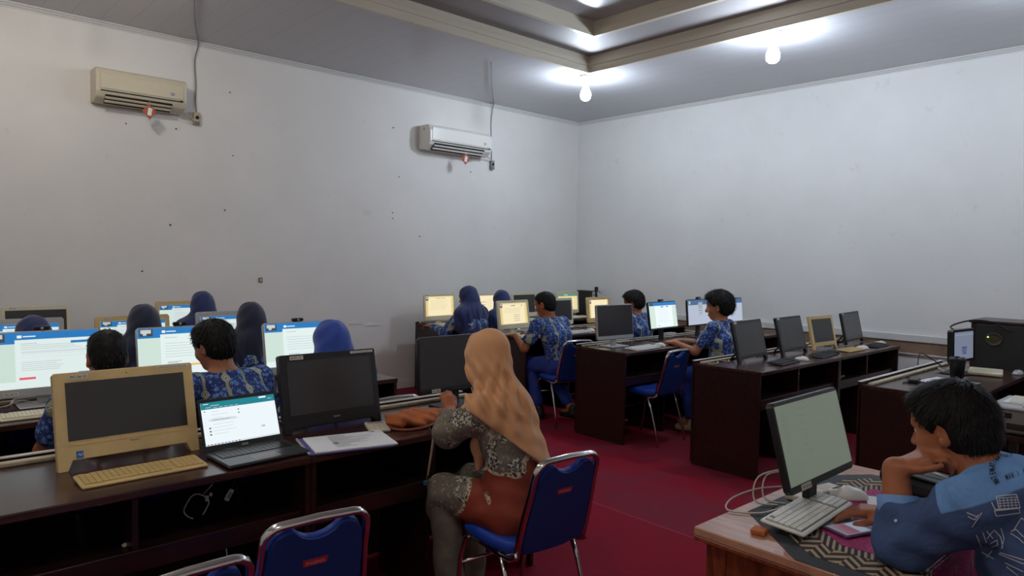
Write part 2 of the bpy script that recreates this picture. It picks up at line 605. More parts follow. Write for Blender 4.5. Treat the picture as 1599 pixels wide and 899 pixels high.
# ceiling with a two-step tray
Z1, Z2 = 3.55, 3.69
IX0, IX1, IY0, IY1 = TX0 + .45, TX1 - .45, TY0 + .45, TY1 - .45
b = MB()
b.box((XL, YF, ZC), (TX0, YB, ZC + .03), 'pvc')
b.box((TX1, YF, ZC), (XR, YB, ZC + .03), 'pvc')
b.box((TX0, TY1, ZC), (TX1, YB, ZC + .03), 'pvc')
b.box((TX0, YF, ZC), (TX1, TY0, ZC + .03), 'pvc')
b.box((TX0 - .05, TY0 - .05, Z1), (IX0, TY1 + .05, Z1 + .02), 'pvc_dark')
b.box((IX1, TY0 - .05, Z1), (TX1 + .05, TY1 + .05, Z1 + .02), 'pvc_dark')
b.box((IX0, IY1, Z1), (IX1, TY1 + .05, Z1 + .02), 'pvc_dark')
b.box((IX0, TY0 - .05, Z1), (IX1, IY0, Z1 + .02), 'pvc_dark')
b.box((IX0 - .1, IY0 - .1, Z2), (IX1 + .1, IY1 + .1, Z2 + .03), 'pvc')
struct(b, 'ceiling')


def ring(name, x0, x1, y0, y1, prof, m, inward=1):
    """prof: (outset from the rectangle, z)"""
    b = MB(); n = len(prof); vs = []
    for (cx, cy, sx, sy) in ((x0, y0, -1, -1), (x1, y0, 1, -1), (x1, y1, 1, 1), (x0, y1, -1, 1)):
        for o, z in prof: vs.append((cx + sx * o, cy + sy * o, z))
    fs = []
    for i in range(4):
        j = (i + 1) % 4
        for k in range(n):
            l = (k + 1) % n
            fs.append((i * n + k, i * n + l, j * n + l, j * n + k))
    b.add(vs, fs, m)
    return struct(b, name, fixn=True)


ring('trim_1', TX0 + .03, TX1 - .03, TY0 + .03, TY1 - .03, [(.045, 3.372), (0, 3.372), (0, 3.385), (.008, 3.39), (.008, 3.44), (0.0, 3.445), (0, 3.465), (.012, 3.47), (.012, 3.485), (.02, 3.49), (.02, 3.505), (.028, 3.51), (.028, 3.55), (.045, 3.55)], 'cornice_tray')
ring('trim_2', IX0 + .03, IX1 - .03, IY0 + .03, IY1 - .03, [(.045, 3.542), (0, 3.542), (0, 3.555), (.008, 3.56), (.008, 3.61), (.016, 3.615), (.016, 3.635), (.028, 3.64), (.028, 3.69), (.045, 3.69)], 'cornice_tray')
ring('trim_3', XL, XR, YF, YB, [(0, 3.335), (-.006, 3.335), (-.006, 3.345), (-.016, 3.35), (-.022, 3.362), (-.035, 3.367), (-.035, 3.379), (0, 3.379)], 'cornice')
# chair rail and brown board on the back wall
b = MB()
b.box((XL + .01, YB - .03, .775), (XR, YB, .845), 'cornice', bev=.006)
struct(b, 'trim_4')
b = MB()
b.box((XL + .01, YB - .016, .665), (XR, YB, .775), 'rail_wood')
b.box((XL + .01, YB - .024, .655), (XR, YB, .667), 'cornice')
struct(b, 'trim_5')
b = MB()
b.box((-1.96, YB - .035, 0), (-1.90, YB, .655), 'rail_wood')
struct(b, 'trim_6')
b = MB(); b.box((XL, YF, 0), (XL + .012, YB, .08), 'wall_paint'); struct(b, 'baseboard_left')
b = MB(); b.box((XL, YB - .012, 0), (XR, YB, .08), 'wall_paint_back'); struct(b, 'baseboard_back')

# ------------------------------------------------------------------ lamps
def bulb(x, y, label, m='bulb'):
    z = ZC
    t = thing('light_bulb', label, 'light bulb', (x, y, z), 0, 'bare ceiling bulbs')
    b = MB(); b.lathe([(.0, 0), (.045, 0), (.045, -.012), (.03, -.02), (.024, -.06), (.022, -.075), (0, -.075)], 'bulb_base', n=20)
    b.build('lamp_holder', t, fixn=True)
    b = MB()
    b.lathe([(.018, -.075), (.022, -.09), (.034, -.115), (.038, -.135), (.034, -.158), (.02, -.172), (0, -.177)], m, n=20)
    b.build('glass_bulb', t, fixn=True)
    t.scale = (1.45, 1.45, 1.45)
    return t


for _k, _p in (('bulb', BULB_POWER), ('bulb_warm', BULB_POWER_WARM)): M[_k].node_tree.nodes['Principled BSDF'].inputs['Emission Strength'].default_value = _p
bulb(-4.90, 5.45, 'glowing bare bulb on the ceiling at the corner of the recessed tray')
bulb(-2.87, 5.46, 'glowing bare bulb on the ceiling, right of the tray corner bulb')
for x, y, lb in ((-.9, 5.5, 'bare bulb beyond the right photo edge, far right tray corner'), (-4.95, .9, 'bare bulb above the photo, near left tray corner'), (-2.87, .28, 'bare bulb above the photo, middle of the near tray side'), (-.7, .28, 'bare bulb above the photo, near right tray corner')):
    bulb(x, y, 'glowing ' + lb, 'bulb_warm' if y < 2 else 'bulb')


# ------------------------------------------------------------------ air conditioners
def aircon(y0, y1, m, label, new):
    L = y1 - y0
    t = thing('air_conditioner', label, 'air conditioner', (XL, y0, 2.70))
    D = .215
    if new:
        prof = [(0, 0.0), (.12, -.005), (.20, .045), (.222, .085), (.222, .20), (.205, .245), (.17, .27), (0, .27)]
    else:
        prof = [(0, 0.0), (.10, 0.0), (.17, .03), (.20, .075), (.205, .22), (.19, .255), (.16, .268), (0, .268)]
    T = lambda u, v, d: (u, d, v)
    b = MB(); b.prism(prof, 0, L, m, T); b.build('body', t, fixn=True, bevel=.012)
    # front panel with a seam below it
    b = MB()
    xf = .2225 if new else .2035
    b.box((xf - .01, .03, .095), (xf + .006, L - .03, .235 if new else .22), m, bev=.006)
    fp = b.build('front_panel', t)
    b = MB()
    b.box((xf - .008, .035, .078), (xf + .003, L - .035, .086), 'slot'); b.build('panel_seam', fp)
    # outlet: dark slot along the sloping lower face
    b = MB()
    p0, p1 = (prof[1], prof[3])
    a = Vector((prof[1][0], 0, prof[1][1])); c = Vector((prof[3][0], 0, prof[3][1]))
    d = (c - a).normalized(); n = Vector((d.z, 0, -d.x))
    if n.x < 0: n = -n
    base = a + n * .012
    def TT(u, v, w):
        q = base + d * v + n * w
        return (q.x, u, q.z)
    ln = (c - a).length
    b.box((.07, ln * .12, 0), (L - .12, ln * .86, .012), 'slot', T=lambda u, v, w: TT(u, v, w)); ao = b.build('air_outlet', t)
    for k in (.30, .62):
        b = MB(); b.box((.07, ln * k, .012), (L - .12, ln * k + .018, .02), m, T=lambda u, v, w: TT(u, v, w)); b.build('louver', ao)
    b = MB()
    Tt = lambda u, v, w: (xf + .006 + w, u, v)
    b.prism([(L - .12 + .022 * math.cos(k * PI / 8), .135 + .016 * math.sin(k * PI / 8)) for k in range(16)], 0, .0015, 'silver', Tt)
    put_text(b, '2', 'ink' if not new else 'grey', Tt, L - .12, .125, .018, .002)
    b.build('badge', fp, fixn=True)
    b = MB(); b.box((xf + .0, L - .06, .08), (xf + .007, L - .035, .09), 'slot'); b.build('indicator', t)
    if new:
        b = MB(); b.lathe([(0, 0), (.014, 0), (.014, .004), (0, .004)], 'silver', n=16, T=lambda x, y, z: (.11 + x, -z, .22 + y)); b.build('screw_cover', t, fixn=True)
    return t


aircon(1.335, 2.03, 'ac', 'older cream air conditioner high on the left wall, nearest the camera', False)
aircon(4.585, 5.50, 'ac2', 'whiter air conditioner high on the wall near the room corner', True)


def packet(y, z, label, s=1):
    t = thing('hanging_packet', label, 'air freshener', (XL + .235, y, z), -.45 if s < 0 else -.1)
    b = MB()
    T = lambda u, v, d: (d, u, v)
    q = lambda r, k: [(r * .9 * math.cos(a) + 0 * k, r * math.sin(a)) for a in [i * PI / 2 + .06 * s for i in range(4)]]
    o = []
    for i in range(16):
        a = i * PI / 8 + .06 * s
        r = .062 if i % 4 == 0 else (.050 if i % 2 else .046)
        o.append((r * math.cos(a) * .85, r * math.sin(a) + (.004 if i % 3 else -.003)))
    b.prism(o, -.004, .004, 'orange_pack', T); b.build('wrapper', t, fixn=True, bevel=.003)
    b = MB(); b.prism([(-.018, -.028), (.012, -.034), (.022, .026), (-.008, .034)], .004, .006, 'paper', T); b.build('white_label', t, fixn=True)
    b = MB(); b.tube([(0, 0, .055), (0, .004, .08), (-.02, 0, .11)], .0015, 'cable_white', 5); b.build('string', t)
    return t


packet(1.72, 2.655, 'small orange packet with white label hanging under the nearer air conditioner', 1)
packet(5.085, 2.625, 'small orange packet with white label hanging under the air conditioner by the corner', -1)


def socket(y, z, m, label):
    t = thing('wall_socket', label, 'socket', (XL, y, z))
    b = MB(); b.box((0, -.028, -.055), (.045, .028, .055), m, bev=.006); b.build('socket_box', t)
    b = MB(); b.lathe([(0, 0), (.016, 0), (.014, .006), (0, .006)], 'slot', n=14, T=lambda x, yy, zz: (.045 + zz, yy, .008 + x)); b.build('plug_hole', t, fixn=True)
    b = MB(); b.box((.045, -.02, -.045), (.055, .02, -.025), 'grey', bev=.004); b.build('plug', t)
    return t


socket(2.165, 2.69, 'trunk', 'beige plug socket on the wall right of the nearer air conditioner')
socket(5.668, 2.635, 'grey', 'grey plug socket on the wall right of the corner air conditioner')


def wire(pts, r, m, label, name='power_wire', cat='wire', grp=None):
    # smooth the polyline a little
    P = [Vector(p) for p in pts]
    out = []
    for i in range(len(P) - 1):
        p0 = P[max(i - 1, 0)]; p1 = P[i]; p2 = P[i + 1]; p3 = P[min(i + 2, len(P) - 1)]
        for k in range(6):
            t = k / 6
            out.append(0.5 * ((2 * p1) + (-p0 + p2) * t + (2 * p0 - 5 * p1 + 4 * p2 - p3) * t * t + (-p0 + 3 * p1 - 3 * p2 + p3) * t ** 3))
    out.append(P[-1])
    c = P[0].copy()
    b = MB(); b.tube([q - c for q in out], r, m, 6)
    o = b.build(name, None, loc=c)
    tag(o, label, cat, grp)
    return o


wire([(-5.2, 1.69, ZC - .012), (-6.0, 1.95, ZC - .012), (XL + .06, 2.17, ZC - .012)], .006, 'grey', 'grey wire crossing the ceiling towards the nearer air conditioner')
wire([(XL + .05, 2.172, 3.368), (XL + .03, 2.175, 3.33), (XL + .008, 2.155, 3.2), (XL + .008, 2.165, 3.0), (XL + .01, 2.16, 2.85), (XL + .02, 2.165, 2.745)], .006, 'grey',
     'grey wire running down the wall from the ceiling to the beige socket')
wire([(-5.2, 4.42, ZC - .011), (-6.0, 5.12, ZC - .011), (XL + .06, 5.65, ZC - .011)], .005, 'grey', 'thin wire crossing the ceiling towards the corner air conditioner')
wire([(XL + .05, 5.66, 3.369), (XL + .03, 5.66, 3.33), (XL + .008, 5.655, 3.15), (XL + .01, 5.665, 2.9), (XL + .015, 5.668, 2.69)], .005, 'grey',
     'thin wire running down the wall behind the corner air conditioner')
wire([(XL + .10, 2.03, 2.72), (XL + .06, 2.08, 2.70), (XL + .056, 2.13, 2.67), (XL + .056, 2.165, 2.66)], .005, 'cable_white', 'short plug lead from the nearer air conditioner to its socket')
wire([(XL + .13, 5.50, 2.72), (XL + .08, 5.56, 2.71), (XL + .05, 5.63, 2.69), (XL + .05, 5.665, 2.675)], .005, 'cable_white', 'short plug lead from the corner air conditioner to its socket')

# small marks on the left wall
nh = None
NAILS = [(2.425, 1.888, 'broad dark nail head in the middle of the left wall, below the nearer air conditioner'), (4.253, 1.969, 'nail head on the left wall, upper one of the close pair between the air conditioners'),
         (4.255, 1.905, 'nail head on the left wall, lower one of the close pair between the air conditioners'), (2.0, 2.58, 'tiny nail head just left below the beige wall socket'),
         (1.6, 2.57, 'tiny nail head below the nearer air conditioner, left of its orange packet'), (2.47, 2.98, 'nail head right of the long grey wire, near the top of the left wall'),
         (2.5, 2.4, 'nail head alone on the left wall, right of and below the beige socket'), (4.25, 2.9, 'nail head high up left of the corner air conditioner'),
         (4.33, 2.37, 'nail head below the left end of the corner air conditioner'), (1.95, 1.73, 'small flat mark low on the left wall below the nearer air conditioner'),
         (1.72, 1.32, 'nail head low on the left wall above the raised navy hijab'), (4.62, 1.72, 'single nail head midway down the left wall below the corner air conditioner'),
         (5.35, 2.52, 'nail head between the orange packet and the grey wall socket')]
for i, (y, z, lb) in enumerate(NAILS):
    if nh is None:
        b = MB(); b.lathe([(0, 0), (.008, 0), (.006, .006), (0, .008)], 'stain', n=8, T=lambda x, yy, zz: (zz, yy, x))
        nh = b.build('nail', None, loc=(XL, y, z), fixn=True)
        tag(nh, lb, 'nail', 'nails in the left wall')
    else:
        c = nh.copy(); COL.objects.link(c); c.location = (XL, y, z); c['label'] = lb
        c.scale = (1, random.uniform(.7, 1.5), random.uniform(.7, 1.2))
b = MB(); b.box((0, -.018, -.024), (.012, .018, .024), 'rail_wood', bev=.003)
b.box((.012, -.008, -.012), (.016, .008, .012), 'sticker', bev=.002)
tag(b.build('switch_plate', None, loc=(XL, 2.765, 1.235)), 'small tan switch plate low on the long white wall', 'switch')
for (y, z, w, lb) in ((3.80, .765, .075, 'small flake of peeling paint on the wall, the left one of two'), (4.02, .735, .085, 'small flake of peeling paint on the wall, the right one nearer the desk')):
    b = MB(); T = lambda u, v, d: (d, u, v)
    b.prism([(-w, 0), (-w * .5, .018), (0, .024), (w * .6, .012), (w, -.012), (w * .2, -.008), (-w * .5, -.012)], 0, .006, 'wall_paint', T)
    tag(b.build('peeling_paint', None, loc=(XL, y, z), fixn=True), lb, 'peeling paint')
# ================================================================== DESKS
def desk(x0, depth, y0, L, label, group, nd=2, lip=True):
    """computer desk; local x: 0 = back board, depth = user's side; local y along the row"""
    t = thing('computer_desk', label, 'desk', (x0, y0, 0), 0, group)
    D = depth
    b = MB(); b.box((.015, 0.001, .722), (D, L - .001, .75), 'desk_top', bev=.004); b.build('worktop', t)
    for y in (0.002, L - .022):
        b = MB(); b.box((.012, y, 0), (D - .012, y + .02, .722), 'dark_wood'); b.build('side_panel', t)
    b = MB(); b.box((0, 0.002, .02), (.018, L - .002, .764), 'dark_wood'); bp = b.build('back_panel', t)
    b = MB(); b.box((-.003, 0.0, .764), (.022, L, .770), 'edge_white', bev=.002); b.build('edge_strip', bp)
    b = MB(); b.box((.055, .01, .7505), (.088, L - .01, .766), 'trunk', bev=.003); b.build('cable_trunking', t)
    b = MB(); b.box((.02, .022, .515), (D - .06, L - .022, .533), 'dark_wood'); b.build('shelf', t)
    b = MB(); b.box((D - .06, .022, .47), (D - .042, L - .022, .54), 'dark_wood', bev=.002); b.build('shelf_rail', t)
    for k in range(1, nd):
        y = L * k / nd
        b = MB(); b.box((.02, y - .009, .533), (D - .045, y + .009, .722), 'dark_wood'); b.build('divider', t)
        b = MB(); b.box((D - .46, y - .009, 0.0), (D - .08, y + .009, .47), 'dark_wood'); b.build('lower_partition', t)
    return t


LM = ((.02, 1.17, 'left'), (1.19, 1.17, 'right'))
for (x0, d, nm) in ((-2.985, .605, 'front'), (-4.16, .56, 'second'), (-5.32, .56, 'third')):
    for y0, L, side in LM:
        desk(x0, d, y0, L, 'dark computer desk, %s row of the left block, %s' % (nm, 'module at the photo edge' if side == 'left' else 'module ending at the aisle'), 'left block desks')
for y0, L, side in ((.44, .96, 'left'), (1.40, .96, 'right')):
    desk(-6.48, .56, y0, L, 'dark computer desk against the wall below the nearer air conditioner, %s module' % side, 'left block desks')
for (x0, d, nm) in ((-2.885, .545, 'right block row with unused black computers'), (-4.045, .545, 'right block row with the silver monitor'),
                    (-5.205, .545, 'right block row of the crew-cut boy'), (-6.46, .56, 'right block row against the wall')):
    for y0, k in ((4.45, 'near module'), (5.74, 'far module')):
        desk(x0, d, y0, 1.29, 'dark computer desk in the %s, %s' % (nm, k), 'right block desks')
desk(-1.745, .60, 4.54, 1.57, 'dark brown computer desk behind the man in the blue shirt, cup standing on it', 'right block desks')

# dark cabinet behind that desk
t = thing('cabinet', 'tall dark wooden cabinet with a round emblem at the right edge against the back wall', 'cabinet', (-1.56, 6.13, 0))
b = MB(); b.box((.0, .02, 0), (1.1, .42, 1.075), 'dark_wood', bev=.004); b.build('carcass', t)
b = MB(); b.box((-.012, 0, 1.075), (1.112, .44, 1.095), 'dark_wood', bev=.003); b.build('top_board', t)
b = MB(); b.box((.04, .0, .04), (1.06, .02, 1.07), 'black_matte', bev=.004); b.build('front_panel', t)
b = MB()
TT = lambda x, y, z: (.155 + x, -z, .96 + y * .9)
b.lathe([(.052, 0), (.055, .003), (.047, .005), (.045, .002), (.03, .003), (0, .003)], 'emblem', n=28, T=TT)  # ring modelled in place of a lamp reflected in the dark front panel
b.build('round_emblem', t, fixn=True)
b = MB(); b.lathe([(0, .003), (.006, .003), (.005, .008), (0, .009)], 'led', n=10, T=lambda x, y, z: (.118 + x, -z, .975 + y)); b.build('indicator_light', t, fixn=True)  # glowing dot added as the glint of the modelled reflection

# small table with printer near the right edge
t = thing('side_table', 'small dark table under the grey printer at the right edge', 'side table', (-1.0, 4.22, 0))
b = MB(); b.box((0, 0, .62), (.62, .48, .65), 'dark_wood', bev=.004); b.build('table_top', t)
for x in (.03, .55):
    for y in (.03, .41):
        b = MB(); b.box((x, y, 0), (x + .04, y + .04, .62), 'black_matte'); b.build('leg', t)
b = MB(); b.box((.03, .05, .25), (.59, .45, .27), 'dark_wood'); b.build('lower_shelf', t)
t = thing('printer', 'grey desktop printer on the small table at the right edge', 'printer', (-.98, 4.24, .65))
b = MB(); b.box((0, 0, .008), (.46, .40, .125), 'grey', bev=.012); b.build('housing', t)
b = MB(); b.box((-.005, -.005, .125), (.465, .405, .14), 'silver', bev=.006)
b.box((.13, .06, .14), (.36, .2, .143), 'grey', bev=.001); b.build('scanner_lid', t)
b = MB(); b.box((.08, -.012, .03), (.38, .0, .06), 'black_matte', bev=.003); b.build('paper_tray', t)
b = MB(); b.box((.02, -.006, .085), (.1, .0, .11), 'ink'); b.box((.05, -.008, .09), (.07, -.006, .105), 'silver'); b.build('control_panel', t)
for x in (.03, .40):
    for y in (.03, .35):
        b = MB(); b.box((x, y, 0), (x + .03, y + .03, .01), 'rubber'); b.build('foot', t)
t = thing('document_stack', 'loose papers lying on top of the grey printer', 'papers', (-.95, 4.36, .791))
b = MB(); b.box((0, 0, 0), (.2, .26, .004), 'paper'); b.box((.02, .01, .004), (.2, .25, .007), 'sticker', T=lambda x, y, z: (x * .98 - y * .12 + .01, y + x * .12, z)); b.build('sheets', t)
wire([(-.60, 4.235, .62), (-.58, 4.2, .5), (-.62, 4.18, .3), (-.60, 4.19, .08), (-.68, 4.16, .008)], .004, 'cable_white', 'pale cable hanging down in front of the small printer table')
wire([(-.74, 4.232, .70), (-.735, 4.205, .67), (-.74, 4.20, .55), (-.76, 4.21, .35), (-.74, 4.19, .2)], .005, 'grey', 'grey cable hanging from the front of the printer')

# ================================================================== CHAIRS
def make_chair(label, loc, rz, group='blue office chairs'):
    """local forward = +y, origin on the floor under the seat"""
    t = thing('office_chair', label, 'chair', loc, rz, group)
    b = MB()
    N = 20
    o = []
    for i in range(N):
        a = 2 * PI * i / N
        c, s = math.cos(a), math.sin(a)
        k = 3.6
        r = (abs(c) ** k + abs(s) ** k) ** (-1 / k)
        o.append((c * r * .20, s * r * .20))
    lay = [(.93, .415), (1.0, .425), (1.0, .452), (.94, .466), (.7, .472), (.0, .472)]
    vs = []; fs = []
    for s, z in lay:
        for (x, y) in o: vs.append((x * s, y * s, z - (.01 if y > .12 and z > .44 else 0)))
    for i in range(len(lay) - 1):
        for k in range(N):
            l = (k + 1) % N
            fs.append((i * N + k, i * N + l, (i + 1) * N + l, (i + 1) * N + k))
    fs.append(tuple(range(N))[::-1])
    b.add(vs, fs, 'blue_seat', True)
    b.build('seat', t)
    # back: leaning plane, T(u,v,d): u sideways, v up the back, d to the rear
    la = rad(14)
    y0, z0 = -.195, .45
    T = lambda u, v, d: (u, y0 - v * math.sin(la) - d * math.cos(la), z0 + v * math.cos(la) - d * math.sin(la))
    H = .375
    # outline of frame from lower left up round the top to lower right
    fr = []
    for s in (-1, 1):
        pts = [(.176, -.03), (.178, .05), (.173, .15), (.164, .25)]
        arc = [(.162 - .05 + .05 * math.cos(a), .318 + .050 * math.sin(a)) for a in [0, .4, .8, 1.2, PI / 2]]
        seq = [(s * u, v) for u, v in pts + arc]
        fr.append(seq)
    full = fr[0] + [(0, .372)] + fr[1][::-1]
    # pad with handle scoop
    n = []
    for s in (1,):
        pass
    pad = [(-.15, -.015), (.15, -.015), (.163, .01), (.164, .1), (.155, .24), (.148, .30), (.128, .338), (.100, .350)]
    scoop = [(.075, .350), (.055, .330), (.03, .317), (0, .312), (-.03, .317), (-.055, .330), (-.075, .350)]
    pad2 = pad + scoop + [(-.100, .350), (-.128, .338), (-.148, .30), (-.155, .24), (-.164, .1), (-.163, .01)]
    b = MB(); b.prism(pad2, -.022, .006, 'blue_seat', T); b.build('backrest', t, fixn=True, bevel=.008)
    b = MB(); b.prism([(u * .985, v * .985 + .002) for u, v in pad2], .006, .013, 'blue_back', T); bs = b.build('back_shell', t, fixn=True, bevel=.003)
    b = MB(); b.tube([T(u, v, 0) for u, v in full], .0115, 'chrome', 10, flat=1.35, up=T(0, 0, 1) and (0, -math.cos(la), -math.sin(la)))
    b.build('back_frame', t)
    b = MB(); b.prism([(-.036, .222), (.036, .222), (.040, .244), (-.040, .244)], .013, .0145, 'logo_red', T)
    # lettering on the rear shell
    T2 = T
    put_text(b, 'PHOENIX', 'logo_pink', T2, 0, .227, .011, .0148, bold=True, width=.062)
    b.build('logo_patch', bs)
    # frame: side rails and legs
    for s in (-1, 1):
        b = MB(); b.tube([(s * .185, .205, 0.004), (s * .186, .19, .10), (s * .183, .165, .30), (s * .178, .135, .39), (s * .172, .10, .408)], .0105, 'chrome', 8); b.build('leg', t)
        b = MB(); b.tube([(s * .200, -.235, 0.004), (s * .198, -.21, .12), (s * .194, -.15, .32), (s * .190, -.115, .40)], .0105, 'chrome', 8); b.build('leg', t)
        b = MB(); b.tube([(s * .172, .12, .407), (s * .178, .0, .405), (s * .186, -.11, .405), (s * .186, -.17, .408), (s * .183, -.198, .425), T(s * .180, -.01, 0)], .0105, 'chrome', 8); b.build('side_rail', t)
    b = MB(); b.tube([(-.172, .10, .405), (.172, .10, .405)], .009, 'chrome', 8); b.build('stretcher', t)
    b = MB(); b.tube([(-.186, -.12, .404), (.186, -.12, .404)], .009, 'chrome', 8); b.build('stretcher', t)
    b = MB(); b.tube([(-.183, .168, .27), (.183, .168, .27)], .008, 'chrome', 8); b.build('stretcher', t)
    return t


def chair_at(x, y, label, face=0.0, first=[None]):
    rz = PI / 2 + face
    if first[0] is None:
        first[0] = make_chair(label, (x, y, 0), rz)
        first[0].scale = (.93, 1, .955)
        return first[0]
    return dup(first[0], (x, y, 0), rz, label)


# ================================================================== TEACHER'S TABLE
TB = dict(x0=-1.085, x1=-.545, y0=1.705, y1=2.70)
t = thing('wooden_table', 'old reddish wooden table in the foreground under the woven cloth', 'table', (TB['x0'], TB['y0'], 0))
w, l = TB['x1'] - TB['x0'], TB['y1'] - TB['y0']
b = MB(); b.box((0, 0, .725), (w, l, .75), 'table_top', bev=.003); b.build('table_top', t)
b = MB(); b.box((.0, .0, .712), (w, l, .725), 'table_wood', bev=.002); b.build('top_molding', t)
for x in (.025, w - .085):
    for y in (.025, l - .085):
        b = MB(); b.box((x, y, 0), (x + .06, y + .06, .712), 'table_wood', bev=.004); b.build('leg', t)
for lo, hi in (((.085, .035, .30), (w - .085, .055, .712)), ((.035, .085, .30), (.055, l - .085, .712)), ((.085, l - .055, .56), (w - .085, l - .035, .712)),):
    b = MB(); b.box(lo, hi, 'table_wood'); b.build('apron', t)

# table cloth: one flat woven cloth, border, patterned band, fringe band and magenta centre
def cloth_poly(pts, z, m, mb, th=.0012):
    T = lambda u, v, d: (u, v, d)
    mb.prism(pts, z, z + th, m, T)


def shrink(P, d):
    n = len(P); out = []
    for i in range(n):
        a = Vector(P[i - 1]); p = Vector(P[i]); c = Vector(P[(i + 1) % n])
        e1 = (p - a).normalized(); e2 = (c - p).normalized()
        n1 = Vector((-e1.y, e1.x)); n2 = Vector((-e2.y, e2.x))
        bis = (n1 + n2); bis /= max(.3, bis.length_squared / 2)
        q = p + bis * d
        out.append((q.x, q.y))
    return out


outer = [(-.79, 1.708), (-.60, 1.708), (-.5455, 1.76), (-.5455, 2.62), (-.60, 2.66), (-.95, 2.62), (-1.035, 2.50), (-1.045, 1.93)]


def clipx(P, x1):
    return [(min(x, x1), y) for x, y in P]
t = thing('table_cloth', 'woven cloth with dark border and magenta centre spread on the wooden table', 'tablecloth', (0, 0, 0))
b = MB(); cloth_poly(outer, .7505, 'cloth_black', b); b.build('border', t, fixn=True)
b = MB(); cloth_poly([(-.78, 1.765), (-.60, 1.765), (-.5455, 1.80), (-.5455, 2.57), (-.93, 2.565), (-.985, 2.48), (-.99, 1.95)], .7518, 'woven', b); b.build('patterned_band', t, fixn=True)
b = MB(); cloth_poly([(-.765, 1.845), (-.5455, 1.87), (-.5455, 2.49), (-.90, 2.485), (-.915, 2.40), (-.915, 1.98)], .7530, 'fringe', b); b.build('striped_band', t, fixn=True)
b = MB(); cloth_poly([(-.75, 1.885), (-.5455, 1.91), (-.5455, 2.45), (-.88, 2.445), (-.88, 2.38), (-.88, 1.99)], .7542, 'magenta', b); b.build('magenta_centre', t, fixn=True)
# the side hanging over the edge towards the man
TH = lambda u, v, d: (-.5445 + .0015 + d + .02 * math.sin(v * 9) * v * v * 8 + .012 * (.752 - v) * math.sin(u * 40), u, v)
def hang(pts, d, m, nm):
    b = MB(); n = 14
    (y0, y1), (w0, w1), zb = pts
    vs = []; fs = []
    for i in range(n + 1):
        for j in range(7):
            f = j / 6; a = y0 + (w0 - y0) * f; c = y1 + (w1 - y1) * f
            y = a + (c - a) * i / n; z_ = .7535 - (.7535 - zb) * f
            vs.append((-.5435 + d + .014 * f * math.sin(y * 38 + f * 2) + .01 * f, y, z_))
    for i in range(n):
        for j in range(6):
            fs.append((i * 7 + j, (i + 1) * 7 + j, (i + 1) * 7 + j + 1, i * 7 + j + 1))
    b.add(vs, fs, m, True)
    o = b.build(nm, t)
    md = o.modifiers.new('thickness', 'SOLIDIFY'); md.thickness = .0012
hang(((1.76, 2.62), (1.80, 2.56), .50), 0, 'cloth_black', 'hanging_border')
hang(((1.80, 2.57), (1.84, 2.51), .545), .0016, 'woven', 'hanging_band')
hang(((1.91, 2.45), (1.93, 2.40), .60), .0032, 'magenta', 'hanging_centre')


# ================================================================== COMPUTERS
SC = dict(white=(226, 240, 238), mint=(206, 226, 216), blue=(30, 120, 190), dblue=(20, 96, 160), line=(172, 184, 186), pink=(228, 96, 110), orange=(236, 184, 96),
          cream=(246, 232, 190), cream2=(236, 216, 160), gold=(226, 200, 130), tan=(190, 168, 130), green=(84, 140, 118), teal=(20, 128, 142), pure=(236, 246, 250),
          lgrey=(214, 222, 226), dgrey=(90, 96, 100), olive=(122, 132, 116), olive2=(104, 114, 100), red=(220, 60, 60), cam=(60, 66, 74), camhi=(200, 204, 200),
          lav=(196, 206, 226), header=(70, 110, 160), greyblue=(150, 160, 186), win=(96, 110, 160), peach=(252, 226, 190), dim=(176, 182, 190))


